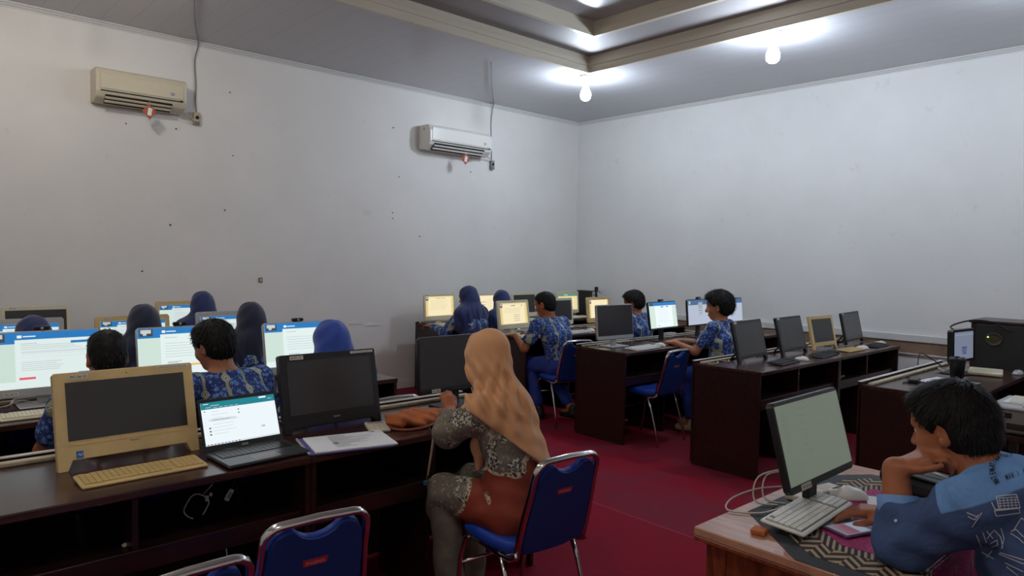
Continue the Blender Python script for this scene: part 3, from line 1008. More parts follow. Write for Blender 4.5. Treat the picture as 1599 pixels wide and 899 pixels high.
def ui(kind, seed=0):
    R = random.Random(seed)
    q = []
    A = lambda u0, v0, u1, v1, c: q.append((u0, v0, u1, v1, c))

    def lines(u0, u1, v0, v1, n, c='line', jag=.3):
        for i in range(n):
            v = v1 - (v1 - v0) * (i + .5) / n
            A(u0, v - .0035, u1 - (u1 - u0) * jag * R.random(), v + .0035, c)
    if kind in ('exam', 'table'):
        A(0, 0, 1, 1, 'mint'); A(0, 0, 1, .13, 'white')
        A(0, .87, 1, 1, 'blue')
        A(0, .80, .25, .87, 'blue')
        A(.02, .84, .17, .985, 'cam'); A(.035, .90, .15, .975, 'camhi'); A(.06, .86, .10, .90, 'camhi')
        A(.27, .90, .31, .95, 'pure'); A(.32, .915, .43, .935, 'pure')
        A(.25, .12, .96, .86, 'white')
        A(.30, .79, .44, .80, 'line')
        A(.74, .77, .90, .815, 'blue')
        if kind == 'table':
            lines(.30, .92, .68, .78, 3)
            A(.30, .62, .92, .66, 'lgrey'); lines(.30, .92, .52, .62, 2, 'lgrey', 0)
            lines(.30, .70, .30, .48, 5)
        else:
            lines(.30, .92, .36, .70, 6)
            A(.32, .27, .48, .285, 'line'); A(.32, .245, .44, .26, 'line')
        A(.28, .155, .42, .195, 'pink'); A(.56, .175, .70, .215, 'orange')
        if kind == 'table': A(.80, .19, .93, .23, 'blue')
    elif kind in ('warm', 'warm2', 'peach'):
        A(0, 0, 1, 1, 'cream2' if kind != 'peach' else 'peach')
        A(0, 0, .06, 1, 'gold'); A(.94, 0, 1, 1, 'gold')
        A(.09, .03, .9, .93, 'cream' if kind != 'peach' else 'cream')
        A(.0, .80, .09, .97, 'cam'); A(.02, .87, .07, .95, 'camhi')
        if kind == 'warm':
            A(.40, .86, .56, .89, 'dgrey'); A(.78, .86, .84, .89, 'dgrey')
            lines(.14, .86, .52, .78, 5, 'tan')
            for k in range(4): A(.48, .15 + .09 * k, .70, .165 + .09 * k, 'dgrey')
        elif kind == 'warm2':
            for k in range(4): A(.38 + .09 * k, .86, .42 + .09 * k, .92, 'tan')
            lines(.16, .84, .30, .8, 8, 'tan')
        else:
            for k in range(4): A(.25, .2 + .15 * k, .5, .22 + .15 * k, 'dgrey')
            lines(.55, .85, .2, .8, 6, 'tan')
    elif kind == 'doc':
        A(0, 0, 1, 1, 'mint'); A(0, .87, 1, 1, 'blue'); A(.03, .87, .14, .98, 'cam')
        A(.2, .04, .84, .86, 'pure'); A(.42, .80, .52, .84, 'blue'); A(.62, .80, .70, .84, 'blue')
        lines(.26, .8, .18, .76, 9)
        A(.26, .07, .34, .1, 'line')
    elif kind == 'login':
        A(0, 0, 1, 1, 'lav'); A(0, .80, 1, 1, 'header'); A(.03, .84, .1, .96, 'camhi')
        A(.42, .62, .6, .9, 'dim'); A(.42, .55, .6, .57, 'dgrey'); A(.44, .46, .58, .48, 'dgrey'); A(.42, .38, .6, .40, 'greyblue')
    elif kind == 'green':
        A(0, 0, 1, 1, 'cream2'); A(0, .84, 1, 1, 'green'); A(.3, .9, .5, .93, 'cream'); A(.2, .1, .8, .74, 'cream'); lines(.26, .74, .3, .68, 4, 'tan')
    elif kind == 'mail':
        A(0, 0, 1, 1, 'pure'); A(0, .89, 1, 1, 'teal'); A(0, .84, 1, .89, 'teal')
        A(.03, .955, .10, .97, 'pure'); A(.12, .91, .24, .922, 'lgrey'); A(.06, .875, .13, .885, 'lgrey')
        for k in range(5): A(.16 + .07 * k, .862, .21 + .07 * k, .872, 'lgrey')
        A(.78, .945, .88, .985, 'pure'); A(.90, .91, .96, .92, 'lgrey')
        for k, (w_) in enumerate((.10, .22, .14, .34, .28, .26, .30, .2)):
            v = .77 - .075 * k
            A(.12, v, .12 + w_, v + .006, 'line')
            if k > 4: A(.07, v - .015, .095, v + .018, 'dgrey')
        A(.08, .555, .44, .60, 'lgrey'); A(.12, .575, .36, .583, 'dgrey')
        A(.47, .74, .49, .765, 'dgrey'); A(.47, .66, .49, .685, 'dgrey'); A(.76, .25, .81, .285, 'line')
        A(.03, .78, .05, .80, 'dgrey')
        A(0, .0, 1, .035, 'lgrey')
        for k, c in enumerate(('dgrey', 'dgrey', 'red', 'dgrey', 'dgrey', 'blue', 'blue', 'red', 'dgrey', 'dgrey')):
            A(.02 + .045 * k, .008, .04 + .045 * k, .03, c)
    elif kind == 'list':
        A(0, 0, 1, 1, 'olive'); lines(.05, .16, .42, .92, 14, 'olive2', .6); lines(.30, .44, .30, .95, 7, 'olive2', .6)
        A(.35, .22, .5, .224, 'olive2'); A(.28, .90, .55, .904, 'olive2'); A(.6, .63, .75, .634, 'olive2')
        for k in range(6): A(.05, .06 + .04 * k, .2, .064 + .04 * k, 'olive2')
    elif kind == 'blue':
        A(0, 0, 1, 1, 'greyblue'); A(0, .88, 1, .9, 'lav'); A(.38, .28, .64, .34, 'win'); A(.38, .36, .64, .46, 'win'); A(.42, .18, .62, .26, 'win')
    return q


def display(t, T, u0, v0, w, h, d, kind, seed=0, es=1.0, name='display'):
    b = MB()
    b.prism([(u0, v0), (u0 + w, v0), (u0 + w, v0 + h), (u0, v0 + h)], d - .003, d, 'off' if kind == 'off' else emis('bg' + kind, SC[ui(kind)[0][4]], es), T)
    if kind != 'off':
        for i, (a, c, e, f, col) in enumerate(ui(kind, seed)[1:]):
            dd = d + .0002 * (1 + i * .04)
            m = emis(col + '%.2f' % es, SC[col], es)
            b.quad(T(u0 + a * w, v0 + c * h, dd), T(u0 + e * w, v0 + c * h, dd), T(u0 + e * w, v0 + f * h, dd), T(u0 + a * w, v0 + f * h, dd), m)
    o = b.build(name, t)
    return o


def computer(x, y, zb, yaw, tilt, w, h, label, kind, col='black', bez=(.018, .022, .05), stand='stand', name='all_in_one_computer', cat='computer', group='desktop computers', sticker=None, st_pos='tl',
             webcam=False, es=1.0, brand=None, chin=None, thick=.022, seed=0, desk_z=.75, brandlabel=False, energy=False):
    """screen facing local +x; zb = height of the lower casing edge; bez = (side, top, bottom)"""
    t = thing(name, label, cat, (x, y, desk_z), rad(yaw), group)
    ta = rad(tilt); z0 = zb - desk_z
    T = lambda u, v, d: (d * math.cos(ta) - v * math.sin(ta), u, z0 + v * math.cos(ta) + d * math.sin(ta))
    b = MB()
    if stand == 'leg':
        fb = chin or .03
        poly = [(-w / 2, 0), (-w / 2 + .03, 0), (-w / 2 + .045, fb), (w / 2 - .045, fb), (w / 2 - .03, 0), (w / 2, 0), (w / 2, h - .006), (w / 2 - .006, h), (-w / 2 + .006, h), (-w / 2, h - .006)]
    else:
        c = .012
        poly = [(-w / 2 + c, 0), (w / 2 - c, 0), (w / 2, c), (w / 2, h - c), (w / 2 - c, h), (-w / 2 + c, h), (-w / 2, h - c), (-w / 2, c)]
    b.prism(poly, -thick, 0, col, T)
    cs = b.build('casing', t, fixn=True, bevel=.003)
    sb, tb, bb = bez
    display(t, T, -w / 2 + sb, bb, w - 2 * sb, h - tb - bb, .0015, kind, seed, es)
    if bb > .035 and stand == 'leg':
        b = MB(); b.box((-w / 2 + .02, bb - .016, 0), (w / 2 - .02, bb - .013, .0012), 'slot' if col == 'black' else col, T=lambda u, v, d: T(u, v, d)); b.build('chin_groove', cs)
    b = MB(); b.box((-w * .3, h * .25, -thick - .02), (w * .3, h * .8, -thick), 'black_matte' if col.startswith('black') else col, T=T, bev=.008); b.build('rear_cover', t)
    if stand == 'leg':
        b = MB()
        a = T(0, h * .42, -thick - .012)
        for s in (-1, 1):
            b.tube([(a[0], s * .07, a[2]), (a[0] - .085, s * .08, .006)], .007, 'black_matte' if col.startswith('black') else col, 8)
        b.tube([(a[0] - .085, -.08, .007), (a[0] - .085, .08, .007)], .007, 'black_matte' if col.startswith('black') else col, 8)
        b.build('rear_prop', t)
    else:
        sc = 'silver' if col in ('white', 'silver') else ('black_matte' if col.startswith('black') else col)
        b = MB()
        n = T(0, .06, -thick - .004)
        b.box((n[0] - .016, -.03, .008), (n[0] + .006, .03, n[2] + .05), sc, bev=.004)
        b.build('neck', t)
        b = MB(); b.box((n[0] - .07, -.11, 0), (n[0] + .085, .11, .009), sc, bev=.004); b.build('foot', t)
    if sticker:
        sw = .012 * max(4, len(sticker)) * .62
        if st_pos == 'tl': u, v = -w / 2 + .05 + sw / 2, h - tb * .5
        elif st_pos == 'bl': u, v = -w / 2 + .10, bb * .45
        elif st_pos == 'tlx': u, v = -w / 2 + .045, h - .012
        sh = .011
        b = MB(); b.prism([(u - sw / 2 - .004, v - sh / 2 - .003), (u + sw / 2 + .004, v - sh / 2 - .003), (u + sw / 2 + .004, v + sh / 2 + .003), (u - sw / 2 - .004, v + sh / 2 + .003)], .0, .0022, 'sticker', T)
        put_text(b, sticker, 'ink', T, u, v - sh * .36, sh * .75, .0024, bold=True, width=sw * .92)
        b.build('number_sticker', cs)
    if brand:
        b = MB(); put_text(b, brand, 'logo_grey' if col == 'black' else 'grey', T, 0.01, bb * .55 if stand != 'leg' else bb - .028, .008, .0016, bold=True)
        b.build('brand_lettering', cs)
    if brandlabel:
        b = MB(); b.prism([(w / 2 - .125, h - .016), (w / 2 - .012, h - .016), (w / 2 - .012, h - .006), (w / 2 - .125, h - .006)], 0, .001, 'sticker', T)
        put_text(b, 'Please shut down after use', 'ink', T, w / 2 - .068, h - .0135, .006, .0012, width=.10) if False else None
        for k in range(9):
            b.box((w / 2 - .118 + .011 * k, h - .0125, .001), (w / 2 - .110 + .011 * k, h - .0095, .0012), 'grey', T=T)
        b.build('strip_label', cs)
    if energy:
        b = MB(); b.box((-w / 2 + .055, bb * .40, 0), (-w / 2 + .077, bb * .40 + .024, .001), 'energy', T=T)
        b.prism([(-w / 2 + .058, bb * .40 + .008), (-w / 2 + .064, bb * .40 + .016), (-w / 2 + .070, bb * .40 + .010), (-w / 2 + .075, bb * .40 + .017), (-w / 2 + .075, bb * .40 + .014), (-w / 2 + .070, bb * .40 + .007), (-w / 2 + .064, bb * .40 + .012)], .001, .0013, 'white', T)
        b.build('energy_sticker', cs)
    b = MB(); b.lathe([(0, 0), (.0022, 0), (.002, .0008), (0, .0008)], 'slot', n=8, T=lambda a_, b_, c_: T(a_, h - tb * .5 + b_, c_)); b.build('camera_dot', cs, fixn=True)
    if webcam:
        t2 = thing('webcam', 'small dark webcam clipped on top of the %s' % webcam, 'webcam', Vector(t.location) + Matrix.Rotation(rad(yaw), 3, 'Z') @ Vector(T(-.005, h, -.008)), rad(yaw))
        b = MB(); b.box((-.02, -.035, .002), (.008, .035, .022), 'black', bev=.006); b.build('camera_body', t2)
        b = MB(); b.lathe([(0, 0), (.007, 0), (.006, .003), (0, .002)], 'silver', n=12, T=lambda a_, b_, c_: (.008 + c_, a_, .012 + b_)); b.build('lens', t2, fixn=True)
        b = MB(); b.box((-.012, -.012, -.012), (-.0145, .012, .004), 'black'); b.box((-.02, -.012, -.03), (-.026, .012, .004), 'black'); b.build('clip', t2)
    return t


def keyboard(x, y, z, rz, label, col='black', w=.40, d=.13, tilt=3, group='keyboards'):
    """local: u along width (y), depth toward +x is the user's side"""
    t = thing('keyboard', label, 'keyboard', (x, y, z), rad(rz), group)
    base = {'black': 'black', 'cream': 'cream', 'white': 'white', 'pale': 'cream_pale'}[col]
    key = {'black': 'black_matte', 'cream': 'cream_key', 'white': 'white_key', 'pale': 'cream_pale'}[col]
    a = rad(tilt)
    T = lambda u, v, h: (v * math.cos(a), u, (d / 2 - v) * math.sin(a) + h)
    b = MB(); b.box((-w / 2, -d / 2, 0), (w / 2, d / 2, .011), base, T=T, bev=.004); b.build('base', t)
    b = MB()
    b.box((-w / 2 + .008, -d / 2 + .010, .011), (w / 2 - .008, d / 2 - .010, .0115), 'keygap' if col == 'white' else key, T=T)
    rows = 6; kh = (d - .024) / rows
    xs = []
    for r in range(rows):
        v = -d / 2 + .012 + r * kh
        u = -w / 2 + .010
        kw = (w - .02) / 21
        for k in range(21):
            if k == 15 or (k == 16 and False): continue
            if r == 0 and k in (1,): continue
            if r == 5 and 4 <= k <= 8:
                if k == 4: b.box((u + kw * 4 + .0008, v + .001, .0115), (u + kw * 9 - .0008, v + kh - .001, .0155), key, T=T)
                continue
            b.box((u + kw * k + .0009, v + .001, .0115), (u + kw * (k + 1) - .0009, v + kh - .0012, .0155), key, T=T)
    b.build('keys', t)
    return t


def mouse(x, y, z, rz, label, col='white', group='computer mice'):
    t = thing('computer_mouse', label, 'mouse', (x, y, z), rad(rz), group)
    b = MB(); vs = []; fs = []; n = 16; mlay = [(1, 0), (1.02, .006), (.95, .016), (.75, .026), (.4, .032), (0, .034)]
    for s, zz in mlay:
        for k in range(n):
            aa = 2 * PI * k / n
            vs.append((math.cos(aa) * .052 * s - .004 * zz / .03, math.sin(aa) * .030 * s, zz * (1 - .2 * (math.cos(aa) < 0))))
    for i in range(len(mlay) - 1):
        for k in range(n):
            l_ = (k + 1) % n; fs.append((i * n + k, i * n + l_, (i + 1) * n + l_, (i + 1) * n + k))
    fs.append(tuple(range(n))[::-1])
    b.add(vs, fs, col, True); b.build('shell', t)
    b = MB(); b.tube([(-.034, 0, .022), (-.022, 0, .0285), (-.012, 0, .032)], .0022, 'grey', 6); b.build('wheel', t)
    return t
# ================================================================== PEOPLE: implicit surfaces meshed with surface nets
def V3(*a): return np.array(a, float)


def seg(a, b, ra, rb, k=.02, sc=None, sub=False):
    """tapered capsule; sc: per-axis scale (<=1) making it elliptical"""
    return dict(t='seg', a=V3(*a), b=V3(*b), ra=ra, rb=rb, k=k, sc=None if sc is None else V3(*sc), sub=sub)


def ell(c, r, k=.02, R=None, sub=False):
    return dict(t='ell', c=V3(*c), r=V3(*r), k=k, R=R, sub=sub)


def cut(n, d, k=.006):
    """keep only where n.p < d"""
    n = V3(*n); n /= np.linalg.norm(n)
    return dict(t='cut', n=n, d=d, k=k)


class Field:
    def __init__(s, lo, hi, h):
        s.lo = V3(*lo); s.h = h
        s.n = np.ceil((V3(*hi) - s.lo) / h).astype(int) + 1
        s.F = np.full(s.n, .5, np.float32)

    def sl(s, lo, hi):
        a = np.clip(np.floor((lo - s.lo) / s.h).astype(int), 0, s.n); b = np.clip(np.ceil((hi - s.lo) / s.h).astype(int) + 1, 0, s.n)
        return tuple(slice(a[i], b[i]) for i in range(3)), [(s.lo[i] + np.arange(a[i], b[i]) * s.h).astype(np.float32) for i in range(3)]

    def add(s, p):
        if p['t'] == 'cut':
            g = [(s.lo[i] + np.arange(s.n[i]) * s.h).astype(np.float32) for i in range(3)]
            d = g[0][:, None, None] * p['n'][0] + g[1][None, :, None] * p['n'][1] + g[2][None, None, :] * p['n'][2] - p['d']
            k = p['k']
            h = np.clip(.5 - .5 * (s.F - d) / k, 0, 1)
            s.F = s.F + (d - s.F) * h + k * h * (1 - h)
            return
        m = p['k'] + 3 * s.h
        if p['t'] == 'seg':
            sc = p['sc'] if p['sc'] is not None else V3(1, 1, 1)
            r = max(p['ra'], p['rb']) / sc + m / sc.min()
            lo = np.minimum(p['a'], p['b']) - r; hi = np.maximum(p['a'], p['b']) + r
        else:
            r = max(p['r']) + m if p['R'] is not None else p['r'] * 1.0 + m * (p['r'].max() / p['r'].min()) ** .5
            lo = p['c'] - r; hi = p['c'] + r
        sl, g = s.sl(lo, hi)
        if any(len(q) == 0 for q in g): return
        X = g[0][:, None, None]; Y = g[1][None, :, None]; Z = g[2][None, None, :]
        if p['t'] == 'seg':
            a = p['a'] * sc; b = p['b'] * sc
            X = X * sc[0] - a[0]; Y = Y * sc[1] - a[1]; Z = Z * sc[2] - a[2]
            ab = b - a; L = float(ab @ ab) + 1e-9
            t = np.clip((X * ab[0] + Y * ab[1] + Z * ab[2]) / L, 0, 1)
            d = np.sqrt((X - t * ab[0]) ** 2 + (Y - t * ab[1]) ** 2 + (Z - t * ab[2]) ** 2) - (p['ra'] + (p['rb'] - p['ra']) * t)
        else:
            X = X - p['c'][0]; Y = Y - p['c'][1]; Z = Z - p['c'][2]
            if p['R'] is not None:
                R = p['R']
                X, Y, Z = (X * R[0, 0] + Y * R[1, 0] + Z * R[2, 0], X * R[0, 1] + Y * R[1, 1] + Z * R[2, 1], X * R[0, 2] + Y * R[1, 2] + Z * R[2, 2])
            r = p['r']
            k0 = np.sqrt((X / r[0]) ** 2 + (Y / r[1]) ** 2 + (Z / r[2]) ** 2)
            k1 = np.sqrt((X / r[0] ** 2) ** 2 + (Y / r[1] ** 2) ** 2 + (Z / r[2] ** 2) ** 2) + 1e-6
            d = k0 * (k0 - 1) / k1
        F = s.F[sl]; k = p['k']
        if p['sub']:
            h = np.clip(.5 - .5 * (F + d) / k, 0, 1)
            s.F[sl] = F + (-d - F) * h + k * h * (1 - h)
        else:
            h = np.clip(.5 + .5 * (F - d) / k, 0, 1)
            s.F[sl] = F + (d - F) * h - k * h * (1 - h)

    def warp(s, fn):
        """add a small displacement fn(X,Y,Z) near the surface"""
        g = [(s.lo[i] + np.arange(s.n[i]) * s.h).astype(np.float32) for i in range(3)]
        s.F += fn(g[0][:, None, None], g[1][None, :, None], g[2][None, None, :]).astype(np.float32)

    def mesh(s, name, m, parent):
        F = s.F; neg = F < 0
        c = np.zeros(np.array(F.shape) - 1, np.int8)
        for dx in (0, 1):
            for dy in (0, 1):
                for dz in (0, 1):
                    c += neg[dx:F.shape[0] - 1 + dx, dy:F.shape[1] - 1 + dy, dz:F.shape[2] - 1 + dz]
        cells = np.argwhere((c > 0) & (c < 8))
        acc = np.zeros((len(cells), 3)); cnt = np.zeros(len(cells))
        corners = [(0, 0, 0), (1, 0, 0), (0, 1, 0), (1, 1, 0), (0, 0, 1), (1, 0, 1), (0, 1, 1), (1, 1, 1)]
        val = [F[cells[:, 0] + a, cells[:, 1] + b, cells[:, 2] + e] for a, b, e in corners]
        for i in range(8):
            for j in range(i + 1, 8):
                if sum(abs(corners[i][k] - corners[j][k]) for k in range(3)) != 1: continue
                a, b = val[i], val[j]
                x = (a < 0) != (b < 0)
                t = np.where(x, a / np.where(x, a - b, 1), 0)
                p = np.array(corners[i]) + t[:, None] * (np.array(corners[j]) - np.array(corners[i]))
                acc += p * x[:, None]; cnt += x
        P = (cells + acc / cnt[:, None]) * s.h + s.lo
        idx = np.full(c.shape, -1, np.int32); idx[tuple(cells.T)] = np.arange(len(cells))
        faces = []
        for ax in range(3):
            o = [(1, 2), (2, 0), (0, 1)][ax]
            A = neg[tuple(slice(0, -1) if k == ax else slice(1, -1) for k in range(3))]
            B = neg[tuple(slice(1, None) if k == ax else slice(1, -1) for k in range(3))]
            for flag in (True, False):
                E_ = np.argwhere((A != B) & (A == flag))
                if not len(E_): continue
                base = E_.copy()
                for k in range(3):
                    if k != ax: base[:, k] += 1
                q = []
                for (u, v) in ((-1, -1), (0, -1), (0, 0), (-1, 0)):
                    cc = base.copy(); cc[:, o[0]] += u; cc[:, o[1]] += v
                    cc = np.minimum(cc, np.array(c.shape) - 1)
                    q.append(idx[tuple(cc.T)])
                q = np.stack(q, 1)
                if not flag: q = q[:, ::-1]
                q = q[(q >= 0).all(1)]
                faces.append(q)
        Q = np.concatenate(faces)
        # light smoothing
        for _ in range(2):
            S_ = np.zeros_like(P); n = np.zeros(len(P))
            for a in range(4):
                b_ = (a + 1) % 4
                np.add.at(S_, Q[:, a], P[Q[:, b_]]); np.add.at(n, Q[:, a], 1)
                np.add.at(S_, Q[:, b_], P[Q[:, a]]); np.add.at(n, Q[:, b_], 1)
            P = P * .5 + .5 * S_ / np.maximum(n, 1)[:, None]
        me = bpy.data.meshes.new(name)
        me.vertices.add(len(P)); me.vertices.foreach_set('co', P.ravel())
        me.loops.add(Q.size); me.loops.foreach_set('vertex_index', Q.ravel())
        me.polygons.add(len(Q)); me.polygons.foreach_set('loop_start', np.arange(0, Q.size, 4)); me.polygons.foreach_set('loop_total', np.full(len(Q), 4))
        me.polygons.foreach_set('use_smooth', np.ones(len(Q), bool))
        me.update(calc_edges=True); me.validate()
        me.materials.append(M[m])
        ob = bpy.data.objects.new(name, me); COL.objects.link(ob)
        ob.parent = parent
        return ob


def blend(name, m, parent, prims, h, warp=None, cuts=(), post=()):
    lo = V3(9, 9, 9); hi = V3(-9, -9, -9)
    for p in list(prims) + list(post):
        if p['sub']: continue
        if p['t'] == 'seg':
            r = max(p['ra'], p['rb']) / (p['sc'] if p['sc'] is not None else V3(1, 1, 1))
            lo = np.minimum(lo, np.minimum(p['a'], p['b']) - r); hi = np.maximum(hi, np.maximum(p['a'], p['b']) + r)
        else:
            r = p['r'].max() if p['R'] is not None else p['r']
            lo = np.minimum(lo, p['c'] - r); hi = np.maximum(hi, p['c'] + r)
    f = Field(lo - .03, hi + .03, h)
    for p in prims:
        if not p['sub']: f.add(p)
    if warp: f.warp(warp)
    for p in prims:
        if p['sub']: f.add(p)
    for p in cuts: f.add(p)
    for p in post: f.add(p)
    return f.mesh(name, m, parent)


def rotm(yaw, pitch, roll=0):
    """head orientation: forward +y; yaw to the left positive, pitch down positive"""
    Rz = Matrix.Rotation(yaw, 3, 'Z'); Rx = Matrix.Rotation(-pitch, 3, 'X'); Ry = Matrix.Rotation(roll, 3, 'Y')
    return np.array(Rz @ Rx @ Ry)


def xf(prims, c, R, s=1.0):
    out = []
    for p in prims:
        q = dict(p)
        if p['t'] == 'seg':
            q['a'] = c + R @ (p['a'] * s); q['b'] = c + R @ (p['b'] * s); q['ra'] = p['ra'] * s; q['rb'] = p['rb'] * s
        elif p['t'] == 'ell':
            q['c'] = c + R @ (p['c'] * s); q['r'] = p['r'] * s; q['R'] = R if p['R'] is None else R @ p['R']
        else:
            q['n'] = R @ p['n']; q['d'] = p['d'] * s + float(q['n'] @ c)
        q['k'] = p['k'] * s
        out.append(q)
    return out


def head_prims(detail=True):
    P = [ell((0, -.012, .025), (.074, .096, .086), .02), ell((0, .022, -.035), (.060, .068, .078), .03), ell((0, .058, -.092), (.026, .026, .020), .03),
         ell((0, .062, .030), (.054, .032, .034), .03),
         seg((0, .090, .002), (0, .108, -.034), .009, .013, .012), ell((.013, .098, -.038), (.010, .010, .008), .008), ell((-.013, .098, -.038), (.010, .010, .008), .008),
         ell((.036, .056, -.030), (.026, .026, .022), .025), ell((-.036, .056, -.030), (.026, .026, .022), .025),
         ell((0, .090, -.062), (.024, .010, .006), .007), ell((0, .088, -.073), (.021, .011, .007), .007),
         ell((.024, .080, .018), (.020, .012, .006), .012), ell((-.024, .080, .018), (.020, .012, .006), .012),
         ell((.030, .094, .001), (.016, .012, .010), .012, sub=True), ell((-.030, .094, .001), (.016, .012, .010), .012, sub=True),
         ell((.030, .076, .001), (.013, .013, .0125), .004), ell((-.030, .076, .001), (.013, .013, .0125), .004)]
    for s in (1, -1):
        R = np.array(Matrix.Rotation(s * -.35, 3, 'Z') @ Matrix.Rotation(-.15, 3, 'X'))
        P += [ell((s * .078, -.010, -.012), (.008, .020, .033), .008, R), ell((s * .076, -.002, -.038), (.007, .010, .012), .008, R),
              ell((s * .086, -.002, -.008), (.006, .010, .020), .005, R, sub=True)]
    return P


def hand_prims(w, f, n, side, curl=.6, s=.92, spread=.0, thumb=1.0, kcurl=None):
    w = V3(*w); f = V3(*f); f /= np.linalg.norm(f); n = V3(*n); n -= f * (n @ f); n /= np.linalg.norm(n)
    t = np.cross(n, f) * side
    P = []
    L = [.040, .044, .041, .033]
    for i in range(4):
        off = (1.5 - i) * .0185 * s
        k0 = w + f * .012 * s + t * off * .55
        k1 = w + f * (.083 - .004 * abs(i - 1)) * s + t * off
        P.append(seg(k0, k1, .0155 * s, .0125 * s, .012))
        ff = f + t * spread * (1.5 - i) * .25; ff /= np.linalg.norm(ff)
        p = k1; a = 0
        c_ = curl if kcurl is None else kcurl[i]
        for j, (ln, bend) in enumerate(((1.0, .45), (.62, .9), (.5, .75))):
            a += c_ * bend
            d = ff * math.cos(a) - n * math.sin(a)
            q = p + d * L[i] * ln * s
            r = (.0092, .0084, .0075, .0062)
            P.append(seg(p, q, r[j] * s, r[j + 1] * s, .004)); p = q
    b = w + f * .015 * s + t * .018 * s
    m = b + (f * .032 + t * .024 - n * .012 * thumb) * s
    e = m + (f * .030 + t * .006 - n * .010 * thumb) * s
    g = e + (f * .022 - t * .002 - n * .006 * thumb) * s
    P += [seg(b, m, .015 * s, .0115 * s, .012), seg(m, e, .0112 * s, .0095 * s, .004), seg(e, g, .0095 * s, .0075 * s, .003)]
    return P


def ik(S_, H_, l1, l2, pole):
    S_ = V3(*S_); H_ = V3(*H_); d = H_ - S_; L = np.linalg.norm(d)
    if L > (l1 + l2) * .99:
        k = L / ((l1 + l2) * .99); l1 *= k; l2 *= k
    u = d / L; a = (l1 * l1 - l2 * l2 + L * L) / (2 * L); h = math.sqrt(max(l1 * l1 - a * a, 0))
    p = V3(*pole); p -= u * (p @ u); p /= np.linalg.norm(p)
    return S_ + u * a + p * h


def hair_prims(vol=.012, style='short', top=.0):
    v = vol
    P = [ell((0, -.016, .026), (.074 + v, .096 + v, .086 + v + top), .02), ell((0, -.045, -.03), (.060 + v * .7, .055 + v, .062), .03)]
    P += [ell((0, .012, .075 + top), (.052 + v, .066 + v, .030 + v), .03)]
    P += [ell((s_ * (.088 + v * .5), .004, -.018), (.022 + v, .026, .034), .008, sub=True) for s_ in (1, -1)]
    C = [cut((0, .80, -.60), .024, .008), cut((0, .25, -1), .082, .01)]
    return P, C


def strands(ob, hc, R, s, n, length, width, seed=3):
    """adds combed locks to a hair cap (same mesh)"""
    rg = np.random.RandomState(seed)
    me = ob.data
    nv = len(me.vertices)
    co = np.zeros(nv * 3); me.vertices.foreach_get('co', co); co = co.reshape(-1, 3)
    no = np.zeros(nv * 3); me.vertices.foreach_get('normal', no); no = no.reshape(-1, 3)
    loc = (co - hc) @ R / s
    ok = np.where((loc[:, 2] > -.075) & (no @ R[:, 2] > -.75) & ~((np.abs(loc[:, 0]) > .055) & (loc[:, 2] < .025) & (loc[:, 1] > -.045)))[0]
    pick = rg.choice(ok, min(n, len(ok)), replace=False)
    crown = np.array([0.012, -.055, .115])
    vs = []; fs = []
    for i in pick:
        p = co[i]; nn = no[i] @ R
        fl = loc[i] - crown; fl[2] -= .02
        fl = fl - nn * (fl @ nn); fl /= np.linalg.norm(fl) + 1e-6
        fl = fl + rg.normal(0, .22, 3)
        L = length * s * rg.uniform(.6, 1.25)
        side = np.cross(nn, fl); side /= np.linalg.norm(side) + 1e-6
        w = width * rg.uniform(.6, 1.3)
        P = []
        for q, (a, b_, ww) in enumerate(((-.15, -.04, 1), (.35, .12, .9), (.75, .16, .6), (1.05, .12, .08))):
            c = fl * a * L + nn * b_ * L
            P.append((p + R @ (c - side * w * ww), p + R @ (c + side * w * ww)))
        o = nv + len(vs)
        for a_, b_ in P: vs += [a_, b_]
        for q in range(3): fs.append((o + 2 * q, o + 2 * q + 1, o + 2 * q + 3, o + 2 * q + 2))
    V = np.concatenate([co, np.array(vs)])
    F = [tuple(p.vertices) for p in me.polygons] + fs
    m2 = bpy.data.meshes.new(me.name)
    m2.from_pydata(V.tolist(), [], F)
    m2.polygons.foreach_set('use_smooth', np.ones(len(F), bool))
    m2.materials.append(me.materials[0])
    ob.data = m2


